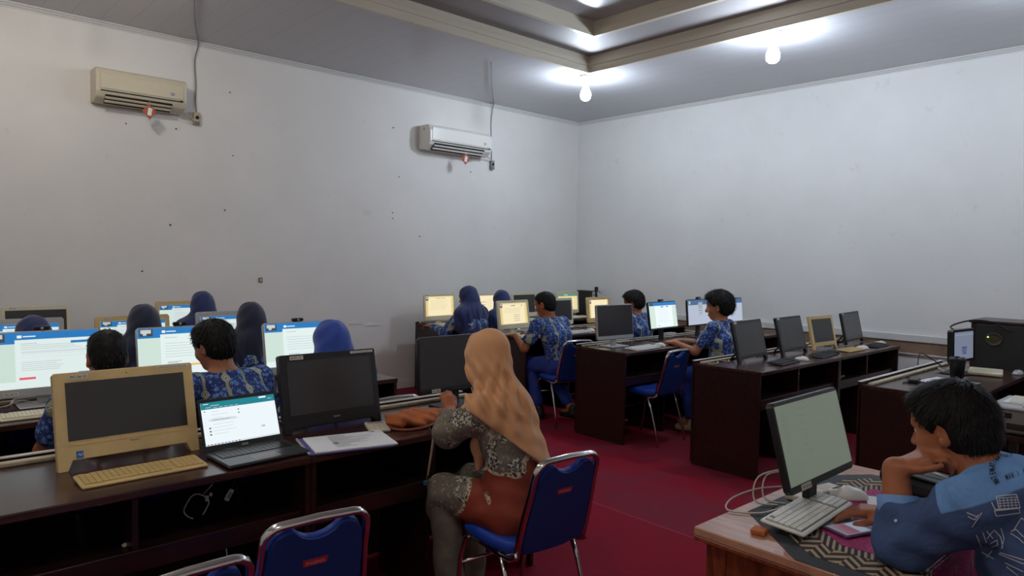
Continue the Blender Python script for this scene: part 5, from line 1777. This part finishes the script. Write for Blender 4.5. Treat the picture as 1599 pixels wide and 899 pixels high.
b = MB(); b.box((-.09, -.055, .065), (.16, .065, .072), 'black_matte', bev=.004); b.tube([(-.08, 0, .075), (.0, 0, .085), (.10, 0, .077)], .004, 'silver', 6); b.build('flap', t)
b = MB(); b.lathe([(0, -.02), (.028, -.02), (.03, .0), (.026, .02), (0, .02)], 'black', n=18, T=lambda x, y, z: (-.12 + z, .0 + x, .035 + y)); b.build('end_cap', t, fixn=True)
for pts, lb in (([(-1.02, 2.09, .80), (-1.06, 2.00, .80), (-1.10, 1.93, .775), (-1.08, 1.88, .757), (-1.0, 1.93, .7595), (-.95, 1.97, .785)], 'white cable curling over the left table edge to the keyboard'),
                ([(-1.00, 2.11, .86), (-1.07, 2.04, .83), (-1.06, 2.0, .765), (-1.0, 2.03, .76)], 'white cable hanging behind the tilted monitor'),
                ([(-1.0, 2.12, .85), (-1.06, 2.07, .83), (-1.045, 2.03, .77), (-.99, 2.06, .76)], 'second white cable hanging close behind the tilted monitor')):
    wire(pts, .0028, 'cable_white', lb, 'computer_cable', 'cable')

# hanging lanyard by the front desk
t = thing('lanyard', 'patterned lanyard with teal clip hanging from the front desk edge', 'lanyard', (-2.365, 1.715, .775), 0)
b = MB(); b.tube([(-.05, .03, -.012), (-.01, .015, -.014), (.008, .008, -.03), (.005, .0, -.10), (.0, -.01, -.18), (-.005, -.012, -.215)], .006, 'woven', 8, flat=.4, up=(1, 0, 0)); b.build('strap', t)
b = MB(); b.box((-.012, -.03, -.235), (.004, .004, -.213), 'teal', bev=.004); b.build('clip', t)

# ================================================================== CHAIRS
chair_at(-2.01, 1.90, 'blue chair under the woman in the beige hijab', -.08)
chair_at(-2.04, .92, 'empty blue chair with red logo in the bottom foreground, right of another', -.08)
chair_at(-1.92, .50, 'empty blue chair at the bottom edge of the photo, only its top rim showing', .06)
chair_at(-3.29, 1.955, 'blue chair partly hidden behind the front desk, under the bright blue hijab', .0)
chair_at(-4.42, 4.68, 'blue chair under the crew-cut boy', -.28)
chair_at(-3.53, 4.81, 'empty blue chair pushed under the desk with the silver monitor', .0)
chair_at(-3.20, 5.42, 'blue chair under the boy by the aisle')
chair_at(-5.52, 5.00, 'blue chair of the girl half hidden by the cream lit computer')
chair_at(-4.36, 5.84, 'blue chair under the fluffy haired boy in the third right row')
chair_at(-5.52, 4.54, 'blue chair under the girl at the near end of the wall row')
chair_at(-3.16, .70, 'blue chair under the short haired boy seen from behind at the left')
chair_at(-3.13, 1.27, 'blue chair under the boy whose batik shirt shows above the laptop')
chair_at(-4.36, .62, 'blue chair under the leftmost navy hijab')
chair_at(-4.36, 1.17, 'blue chair under the girl in the midnight hijab, third left row')
chair_at(-4.36, 1.80, 'blue chair under the taller dark hijab, third left row')
chair_at(-5.54, 1.90, 'blue chair under the girl at the left wall desk')
chair_at(-.06, 2.03, 'blue chair under the man in the blue shirt')

# ================================================================== STUDENTS
person('boy with short black hair seen from behind at the left, facing the leftmost exam screen', (-3.18, .735), 0, 1.155, 'boy', dx=-.01, dy=.15, hpitch=.25, skin='skin', hair=.005, hands=((-.13, .40), (.12, .40)))
person('boy in blue batik shirt leaning left, seen above the grey laptop', (-3.14, 1.29), .1, 1.175, 'boy', dx=-.125, dy=.16, hyaw=.35, hpitch=.3, skin='skin_pale', hair=.016, hands=((-.12, .40), (.10, .38)), size=.93)
person('girl in bright blue hijab behind the large black front computer', (-3.18, 1.765), 0, 1.15, 'girl', 'royal_cloth', dx=-.02, dy=.12, hyaw=.25, skin='skin_pale', armsleeve='long')
person('girl in navy hijab at the far left edge, only the top of her head showing', (-4.38, .63), 0, 1.13, 'girl', 'navy_cloth', dy=.12, armsleeve='long')
person('girl in midnight blue hijab between the two boys, third left row', (-4.38, 1.165), 0, 1.175, 'girl', 'midnight_cloth', dy=.10, armsleeve='long')
person('girl in long dark hijab sitting right of the batik shirt boy', (-4.38, 1.80), 0, 1.17, 'girl', 'midnight_cloth', dy=.10, armsleeve='long', cape=.60)
person('girl in navy hijab at the left wall desk, head above the others', (-5.56, 1.90), 0, 1.18, 'girl', 'navy_cloth', dx=-.0, dy=.12, armsleeve='long')
person('girl in long navy hijab at the near end of the wall row, hand on keyboard', (-5.53, 4.56), .15, 1.19, 'girl', 'navy_cloth', dx=-.02, dy=.10, hyaw=.3, armsleeve='long', hands=((-.22, .42), (.10, .42)), skin='skin_pale', cape=.58)
person('girl in navy hijab half hidden behind the cream lit computer', (-5.53, 5.02), 0, 1.135, 'girl', 'navy_cloth', dx=.0, dy=.14, armsleeve='long')
person('boy with crew cut in blue batik shirt typing in the third right row', (-4.40, 4.66), .0, 1.185, 'boy', dx=-.10, dy=.14, hyaw=.3, hpitch=.3, skin='skin', hair=.005, hands=((-.26, .36), (.02, .43)), feet=((-.09, .20, .085), (.10, -.05, .10)), size=.98, foot='shoe')
person('boy with fluffy hair behind the white document monitor', (-4.36, 5.80), .1, 1.17, 'boy', dx=-.03, dy=.10, hyaw=.35, skin='skin', hair=.020)
person('boy with thick hair by the aisle, beige socks showing under the desk', (-3.20, 5.42), .15, 1.225, 'boy', dx=.06, dy=.09, hyaw=.22, hpitch=.15, skin='skin_pale', hair=.028, hands=((-.14, .40), (.05, .42)), feet=((-.12, .22, .085), (.10, .30, .085)), size=1.03)
# ================================================================== THE WOMAN
def woman():
    t = thing('person', 'woman in beige hijab and grey batik tunic seated at the front desk', 'person', (-1.98, 1.875, 0), PI / 2 + .10)
    t.scale = (.83, .90, .985)
    h = .006
    hc = V3(-.070, .15, 1.112); R = rotm(.15, .35)
    nb = V3(-.055, .085, .955); hip = V3(0, .0, .54)
    che = V3(-.03, .05, .80); wai = V3(-.01, .02, .67)
    sh = [nb + V3(-.125, .01, -.045), nb + V3(.105, .0, -.045)]
    hd = [V3(-.035, .425, .845), V3(.06, .45, .80)]
    el = [V3(-.215, .268, .812), V3(.17, .26, .775)]
    kn = [V3(-.105, .38, .52), V3(.085, .38, .52)]
    an = [V3(-.115, .33, .085), V3(.07, .36, .085)]
    body = [seg(hip, wai, .12, .098, .04, (.80, 1, 1)), seg(wai, che, .095, .098, .04, (.76, 1, 1)), seg(che, nb + V3(0, 0, -.06), .095, .07, .04, (.76, 1, 1)), seg(nb + V3(0, 0, -.05), hc + R @ V3(0, -.02, -.05), .055, .05, .03)]
    for i in (0, 1):
        body += [seg(nb + V3(0, 0, -.045), sh[i], .05, .046, .04), seg(sh[i], el[i], .043, .038, .02), seg(el[i], hd[i], .036, .025, .015)]
        body += [seg(hip + V3((-.08, .08)[i], 0, -.01), kn[i], .08, .06, .03), seg(kn[i], an[i], .052, .036, .02), seg(an[i], an[i] + V3(-.01, .13, -.045), .034, .026, .02)]
    body += hand_prims(hd[0], (.25, .50, .75), (-.5, -.75, .45), -1, 1.1, .92)
    body += hand_prims(hd[1], (-.6, .6, -.05), (0, 0, 1), 1, .6, .92)
    body += xf(head_prims(), hc, R, .94)
    blend('body', 'skin', t, body, .0055)
    # tunic with long sleeves and a skirt over the thighs
    g = [seg(hip + V3(0, -.01, -.01), wai, .138, .115, .05, (.80, 1, 1)), seg(wai, che, .112, .110, .05, (.78, 1, 1)), seg(che, nb + V3(0, 0, -.07), .108, .08, .05, (.78, 1, 1)),
         ell((0, .0, .51), (.175, .15, .065), .04)]
    for i in (0, 1):
        g += [seg(nb + V3(0, 0, -.05), sh[i], .062, .058, .04), seg(sh[i], el[i], .060, .060, .04), seg(el[i], el[i] * .2 + hd[i] * .8, .060, .044, .03),
              seg(hip + V3((-.08, .08)[i], .02, -.01), kn[i] + V3(0, -.01, 0), .098, .080, .06)]
    g += [seg(kn[0] + V3(0, .02, .0), kn[0] + V3(0, .035, -.08), .074, .066, .05), seg(kn[1] + V3(0, .02, .0), kn[1] + V3(0, .035, -.08), .074, .066, .05)]
    wf = lambda X, Y, Z: .004 * np.sin(Z * 42 + X * 25) * np.sin(Y * 26 + X * 10 + 1) + .003 * np.sin(X * 45 + Z * 60 + Y * 20)
    blend('tunic', 'tunic', t, g, h, wf)
    g = []
    for i in (0, 1):
        g += [seg(hip + V3((-.08, .08)[i], .05, -.03), kn[i] + V3(0, 0, -.01), .08, .072, .03), seg(kn[i] + V3(0, .0, -.02), an[i] + V3(0, 0, .05), .076, .070, .03)]
    blend('trousers', 'grey_trouser', t, g, h, lambda X, Y, Z: .003 * np.sin(Z * 40 + X * 30))
    for i in (0, 1):
        f = [seg(an[i] + V3(0, -.03, -.05), an[i] + V3(-.01, .14, -.055), .038, .034, .02, (1, 1, 1))]
        blend('sandal', 'brown_leather', t, f, h, cuts=[cut((0, 0, -1), -.003, .003), cut((0, 0, 1), .05, .004)])
    # hijab: hood, cape over the back ending in a low corner at the right, hanging front end
    H = xf([ell((0, -.015, .03), (.090, .112, .098), .02), ell((0, .0, -.055), (.085, .092, .085), .04), seg((0, .05, .095), (0, .105, .055), .03, .022, .03), seg((.06, .07, .04), (.055, .085, -.05), .02, .02, .02), seg((-.06, .07, .04), (-.055, .085, -.05), .02, .02, .02)], hc, R, .94)
    H += [seg(hc + V3(0, -.03, -.06), nb + V3(.0, -.01, -.03), .088, .092, .05)]
    for i in (0, 1):
        H += [seg(nb + V3(0, -.01, -.03), sh[i] + V3(0, 0, .01), .085, .070, .06), seg(sh[i] + V3(0, 0, .0), sh[i] + V3((-.01, .015)[i], .0, -.17), .068, .066, .05)]
    H += [seg(nb + V3(.01, -.03, -.05), V3(-.005, -.045, .68), .100, .100, .06, (.76, 1, 1)),
          seg(nb + V3(-.01, .07, -.05), V3(-.03, .11, .80), .075, .055, .05, (.7, 1, 1))]
    Fc = xf([ell((0, .125, -.012), (.052, .06, .070), .012, sub=True)], hc, R, .94)
    HP = [seg(V3(-.075, .10, .86), V3(-.095, .155, .76), .050, .042, .03, (.7, 1, 1)), seg(V3(-.095, .155, .77), V3(-.105, .165, .67), .042, .014, .02, (.7, 1, 1))]
    HC = [cut((-.62, .25, -1), -.745 / 1.203, .006)]

    def wf2(X, Y, Z):
        # sweeping folds from under the chin up over the head and down the back
        a = np.arctan2(X - nb[0], Y - nb[1])
        m = np.clip((hc[2] + .03 - Z) / .12, 0, 1) * np.clip((Z - .70) / .15, .35, 1)
        q = X * .7 - Y * .75 + (Z - 1.0) * .9
        return m * (.0085 * np.sin(q * 95 + 1.0 * np.sin(Z * 16)) * np.clip((Z - .86) / .1, .15, 1) + .0055 * np.sin(a * 11 + Z * 18) + .003 * np.sin(Z * 75 + X * 25) * np.clip((1.0 - Z) / .1, 0, 1))
    blend('hijab', 'beige_cloth', t, H + Fc, .0055, wf2, HC, HP)
    # orange cuffs
    for i in (0, 1):
        blend('cuff', 'orange_cloth', t, [seg(el[i] * .22 + hd[i] * .78, el[i] * .0 + hd[i] * 1.0, .047, .036, .01)], .005, lambda X, Y, Z: .002 * np.sin(X * 150 + Z * 100))
    return t


woman()


# ================================================================== THE MAN
def man():
    ox, oy = -.17, 2.03
    t = thing('person', 'man in two-tone blue shirt resting his chin on his fist at the wooden table', 'person', (ox, oy, 0), PI / 2)
    # world -> local: forward(+y) = -x world, right(+x) = +y world
    L = lambda x, y, z: V3(y - oy, -(x - ox), z)
    h = .0048
    hc = L(-.546, 2.03, 1.088); R = rotm(-.14, .26, .0)
    nb = L(-.450, 2.025, .990)
    hip = V3(0, 0, .54); che = V3(-.0, .16, .80); wai = V3(0, .07, .66)
    sh = [L(-.455, 1.880, .945), L(-.47, 2.175, .94)]
    el = [L(-.605, 1.880, .805), L(-.55, 2.27, .80)]
    wr = [L(-.640, 1.925, .978), L(-.705, 2.115, .797)]
    kn = [V3(-.12, .33, .52), V3(.12, .33, .52)]
    an = [V3(-.14, .28, .085), V3(.13, .30, .085)]
    arm = []
    body = [seg(hip, wai, .12, .11, .04, (.78, 1, 1)), seg(wai, che, .105, .11, .04, (.74, 1, 1)), seg(che, nb + V3(0, -.02, -.06), .105, .08, .04, (.72, 1, 1)), seg(nb + V3(0, -.01, -.05), hc + R @ V3(0, -.025, -.05), .062, .056, .03)]
    for i in (0, 1):
        body += [seg(nb + V3(0, -.01, -.05), sh[i], .055, .05, .04), seg(sh[i], el[i], .048, .040, .02), seg(el[i], wr[i], .041, .0275 if i else .031, .012)]
        body += [seg(hip + V3((-.08, .08)[i], 0, -.01), kn[i], .085, .06, .03), seg(kn[i], an[i], .055, .038, .02), seg(an[i], an[i] + V3(0, .13, -.045), .036, .028, .02)]
    # left fist under the chin: fingers curl back towards the jaw
    body += hand_prims(wr[0], (.42, -.62, .42), (-.35, .35, .9), -1, .95, .95, thumb=.6)
    # right hand reaching over the phone, index pointing down
    body += hand_prims(wr[1], (-.38, .80, -.02), (.0, .05, 1), 1, .7, 1.0, spread=.35, kcurl=(.42, .62, .8, .9))
    body += xf(head_prims(), hc, R, .91)
    ob = blend('body', 'skin', t, body, .0042)
    P, C = hair_prims(.014, top=.006)
    P += [ell((0, .045, .084), (.060, .050, .026), .02)]
    P += [ell((s_ * .072, .034, -.010), (.009, .010, .034), .008) for s_ in (1, -1)]
    C = [cut((0, .80, -.60), .026, .006), cut((0, .30, -1), .104, .01)]
    wfh = lambda X, Y, Z: .0012 * np.sin(X * 110 + Y * 70) * np.sin(Z * 95 + Y * 120)
    ho = blend('hair', 'hair', t, xf(P, hc, R, .91), .004, wfh, xf(C, hc, R, .91))
    strands(ho, hc, R, .91, 4800, .020, .0010)
    # eyebrow and eyes
    for s in (1, -1):
        b = MB()
        pts = [hc + R @ (V3(s * u, v, w) * .91) for u, v, w in ((.012, .0935, .020), (.024, .0935, .0245), (.038, .0845, .023), (.048, .073, .018))]
        b.tube([tuple(p) for p in pts], [.0022, .0034, .003, .0018], 'hair', 8); b.build('eyebrow', t)
        b = MB()
        c = hc + R @ (V3(s * .0305, .0768, .001) * .91)
        b.lathe([(0, -.0098), (.0065, -.0078), (.0094, -.0035), (.0100, 0), (.0094, .0035), (.0065, .0078), (0, .0098)], 'eye', c=tuple(c), n=16)
        q = hc + R @ (V3(s * .0305, .0850, -.001) * .91)
        b.lathe([(0, -.0045), (.0035, -.003), (.0048, 0), (.0035, .003), (0, .0045)], 'ink', c=tuple(q), n=12)
        b.build('eye', t, fixn=True)
    # beard shadow
    # shirt
    g = [seg(hip + V3(0, -.02, -.02), wai, .138, .128, .05, (.76, 1, 1)), seg(wai, che, .125, .130, .05, (.74, 1, 1)), seg(che, nb + V3(0, -.03, -.065), .128, .092, .05, (.70, 1, 1))]
    g += [seg(nb + V3(-.05, -.055, -.035), nb + V3(.06, -.055, -.035), .075, .075, .05)]
    for i in (0, 1):
        g += [seg(nb + V3(0, -.02, -.052), sh[i], .074, .066, .05), seg(sh[i], el[i], .070, .062, .035), seg(el[i], el[i] * .62 + wr[i] * .38 if i == 0 else el[i] * .25 + wr[i] * .75, .062, .050 if i == 0 else .044, .02)]
    wf = lambda X, Y, Z: .004 * np.sin(Z * 55 + X * 30 + Y * 30) * np.sin(Y * 40 - X * 25 + 1) + .003 * np.sin(X * 50 - Z * 65 + Y * 35)
    shirt = blend('shirt', 'shirt', t, g, h, wf)
    # rolled light cuff at the raised forearm
    a, c = el[0] * .66 + wr[0] * .34, el[0] * .36 + wr[0] * .64
    b = MB(); d = c - a
    n_ = 24
    prof = [(.044, -.002), (.0475, .0), (.048, .5), (.0475, 1.0), (.043, 1.02), (.040, .9)]
    ax = Vector(d).normalized(); e1 = ax.orthogonal().normalized(); e2 = ax.cross(e1)
    vs = []; fs = []
    for r, q in prof:
        for k in range(n_):
            an_ = 2 * PI * k / n_
            vs.append(tuple(Vector(a + d * q) + (e1 * math.cos(an_) + e2 * math.sin(an_)) * (r + .001 * math.sin(5 * an_))))
    for i in range(len(prof) - 1):
        for k in range(n_):
            l_ = (k + 1) % n_; fs.append((i * n_ + k, i * n_ + l_, (i + 1) * n_ + l_, (i + 1) * n_ + k))
    b.add(vs, fs, 'shirt_light', True); b.build('rolled_cuff', t, fixn=True)
    # collar
    g = []
    for k in range(14):
        if k in (3,): continue
        a0 = 2 * PI * k / 14; a1 = 2 * PI * (k + 1) / 14
        P_ = lambda a_, z_: nb + V3(math.cos(a_) * .074, math.sin(a_) * .074 + .012, -.004 - .030 * math.sin(a_) + z_)
        g += [seg(P_(a0, .008), P_(a1, .008), .009, .009, .006), seg(P_(a0, -.010) * 1.0, P_(a1, -.010), .013, .013, .010)]
    g += [seg(nb + V3(-.055, .085, -.045), nb + V3(-.10, .075, -.070), .013, .008, .01), seg(nb + V3(.055, .085, -.045), nb + V3(.10, .075, -.070), .013, .008, .01)]
    blend('collar', 'shirt_light', t, g, .004)
    # trousers and shoes
    g = [seg(hip + V3(0, 0, -.03), hip + V3(0, 0, .02), .125, .115, .03, (.72, 1, 1))]
    for i in (0, 1):
        g += [seg(hip + V3((-.08, .08)[i], 0, -.02), kn[i], .096, .074, .03), seg(kn[i], an[i] + V3(0, 0, .05), .07, .058, .03)]
    blend('trousers', 'dark_trousers', t, g, .008)
    for i in (0, 1):
        blend('shoe', 'shoe', t, [seg(an[i] + V3(0, -.03, -.04), an[i] + V3(0, .14, -.05), .042, .036, .02), seg(an[i], an[i] + V3(0, 0, -.03), .045, .045, .02)], .007, cuts=[cut((0, 0, -1), -.004, .004)])
    # prints on the shirt, laid onto the cloth
    bpy.context.view_layer.update()
    me = shirt.data
    tree = BVHTree.FromPolygons([v.co.copy() for v in me.vertices], [tuple(p.vertices) for p in me.polygons])
    # projection frame: viewed from behind and slightly left of him
    vdir = Vector((.62, .70, -.38)).normalized()           # direction of projection (local)
    U = Vector((.75, -.66, 0)).normalized(); Vv = U.cross(-vdir).normalized()
    U = (-vdir).cross(Vv) * -1
    return t, shirt, tree, L, ox, oy


_man, _shirt, _tree, _L, _ox, _oy = man()


def photo_ray(px_, py_):
    """where a thing seen in the photograph lies: ray from the camera position in the man's local frame"""
    d = (_r2 * ((px_ - 799.5) / FPX) + _u2 * (-(py_ - 449.5) / FPX) + _f)
    o = Vector((0, 0, 1.5))
    lo = Vector((o.y - _oy, -(o.x - _ox), o.z)); ld = Vector((d.y, -d.x, d.z)).normalized()
    hit = _tree.ray_cast(lo, ld)
    return hit


def shirt_print(name, polys, m, lift=.0016):
    """polys: lists of photo-plane points; each is dropped onto the shirt cloth"""
    b = MB(); nb_ = 0
    for P in polys:
        vs = []
        ok = True
        for (x, y) in P:
            hsh = photo_ray(x, y)
            if hsh[0] is None: ok = False; break
            vs.append(tuple(hsh[0] + hsh[1] * lift))
        if not ok or len(vs) < 3: continue
        c = sum((Vector(v) for v in vs), Vector()) / len(vs)
        if max((Vector(v) - c).length for v in vs) > .05: continue
        b.add(vs, [tuple(range(len(vs)))], m); nb_ += 1
    if nb_: return b.build(name, _shirt)


def stroke(pts, w):
    out = []
    for (x0, y0), (x1, y1) in zip(pts, pts[1:]):
        L_ = math.hypot(x1 - x0, y1 - y0); n = max(1, int(L_ / 4))
        nx, ny = -(y1 - y0) / L_ * w / 2, (x1 - x0) / L_ * w / 2
        for i in range(n):
            a, c = i / n, (i + 1) / n + .02
            p = (x0 + (x1 - x0) * a, y0 + (y1 - y0) * a); q = (x0 + (x1 - x0) * c, y0 + (y1 - y0) * c)
            out.append([(p[0] + nx, p[1] + ny), (q[0] + nx, q[1] + ny), (q[0] - nx, q[1] - ny), (p[0] - nx, p[1] - ny)])
    return out


def letters(s, place, h, wscale=1.0):
    """place(i) -> (x, y, angle) for each letter's lower left"""
    out = []
    for i, ch in enumerate(s):
        if ch == ' ': continue
        vs, fs, w = text_geo(ch, True)
        x, y, a = place(i)
        ca, sa = math.cos(a), math.sin(a)
        for f in fs:
            P = [(vs[k][0] * h * wscale, vs[k][1] * h) for k in f]
            out.append([(x + u * ca - v * sa, y - (u * sa + v * ca)) for u, v in P])
    return out


def arc_place(i):
    # MATEMATIKA climbs in an arc up the back yoke
    t_ = i / 14
    P = [(1561, 753), (1555, 743), (1553, 733), (1555, 724), (1561, 717), (1570, 713), (1582, 712)]
    k = t_ * (len(P) - 1); j = min(int(k), len(P) - 2); f = k - j
    x = P[j][0] + (P[j + 1][0] - P[j][0]) * f; y = P[j][1] + (P[j + 1][1] - P[j][1]) * f
    a = math.atan2(-(P[j + 1][1] - P[j][1]), P[j + 1][0] - P[j][0])
    return (x, y, a)


shirt_print('back_lettering', letters('MATEMATIKA CER', lambda i: arc_place(i), 9.5, .48), 'ink')
shirt_print('back_lettering', letters('MAN 1 PR', lambda i: (1571 + 4.6 * i, 750 - 1.5 * i, .32), 9.0, .42), 'ink')
doodle = []
for st in ([(1555, 775), (1586, 772), (1592, 792), (1560, 796), (1555, 775)], [(1548, 784), (1553, 795), (1591, 792)], [(1552, 797), (1590, 793), (1592, 800), (1555, 805), (1552, 797)],
           [(1510, 800), (1525, 806)], [(1533, 800), (1518, 822)], [(1512, 806), (1522, 811), (1528, 803)], [(1524, 834), (1532, 852)], [(1534, 830), (1540, 846)], [(1540, 828), (1550, 840)], [(1550, 828), (1541, 840)],
           [(1546, 848), (1556, 842), (1558, 850), (1549, 853)], [(1551, 826), (1562, 838), (1566, 855)], [(1562, 824), (1567, 840), (1564, 856)], [(1534, 862), (1552, 872)], [(1541, 870), (1550, 860)],
           [(1560, 864), (1598, 880)], [(1562, 862), (1598, 874)], [(1570, 878), (1598, 892)], [(1572, 884), (1590, 898)], [(1583, 826), (1594, 808), (1599, 812)], [(1577, 832), (1590, 840), (1598, 848)], [(1578, 829), (1586, 826), (1598, 838)]):
    doodle += stroke(st, 1.4)
for k in range(5):
    doodle += stroke([(1560 + k * 6, 778), (1562 + k * 6, 793)], 1.0)
for k in range(4):
    doodle += stroke([(1558, 778 + k * 4), (1588, 776 + k * 4)], .9)
shirt_print('back_drawing', doodle, 'shirt_print')
shirt_print('sleeve_button', [[(1400 + 2.6 * math.cos(a), 813 + 2.6 * math.sin(a)) for a in [i * PI / 5 for i in range(10)]]], 'shirt_print', .003)
shirt_print('sleeve_badge', [[(1427, 780), (1430, 782), (1427, 792), (1419, 798), (1417, 795), (1424, 790)]], 'shirt_print', .002)
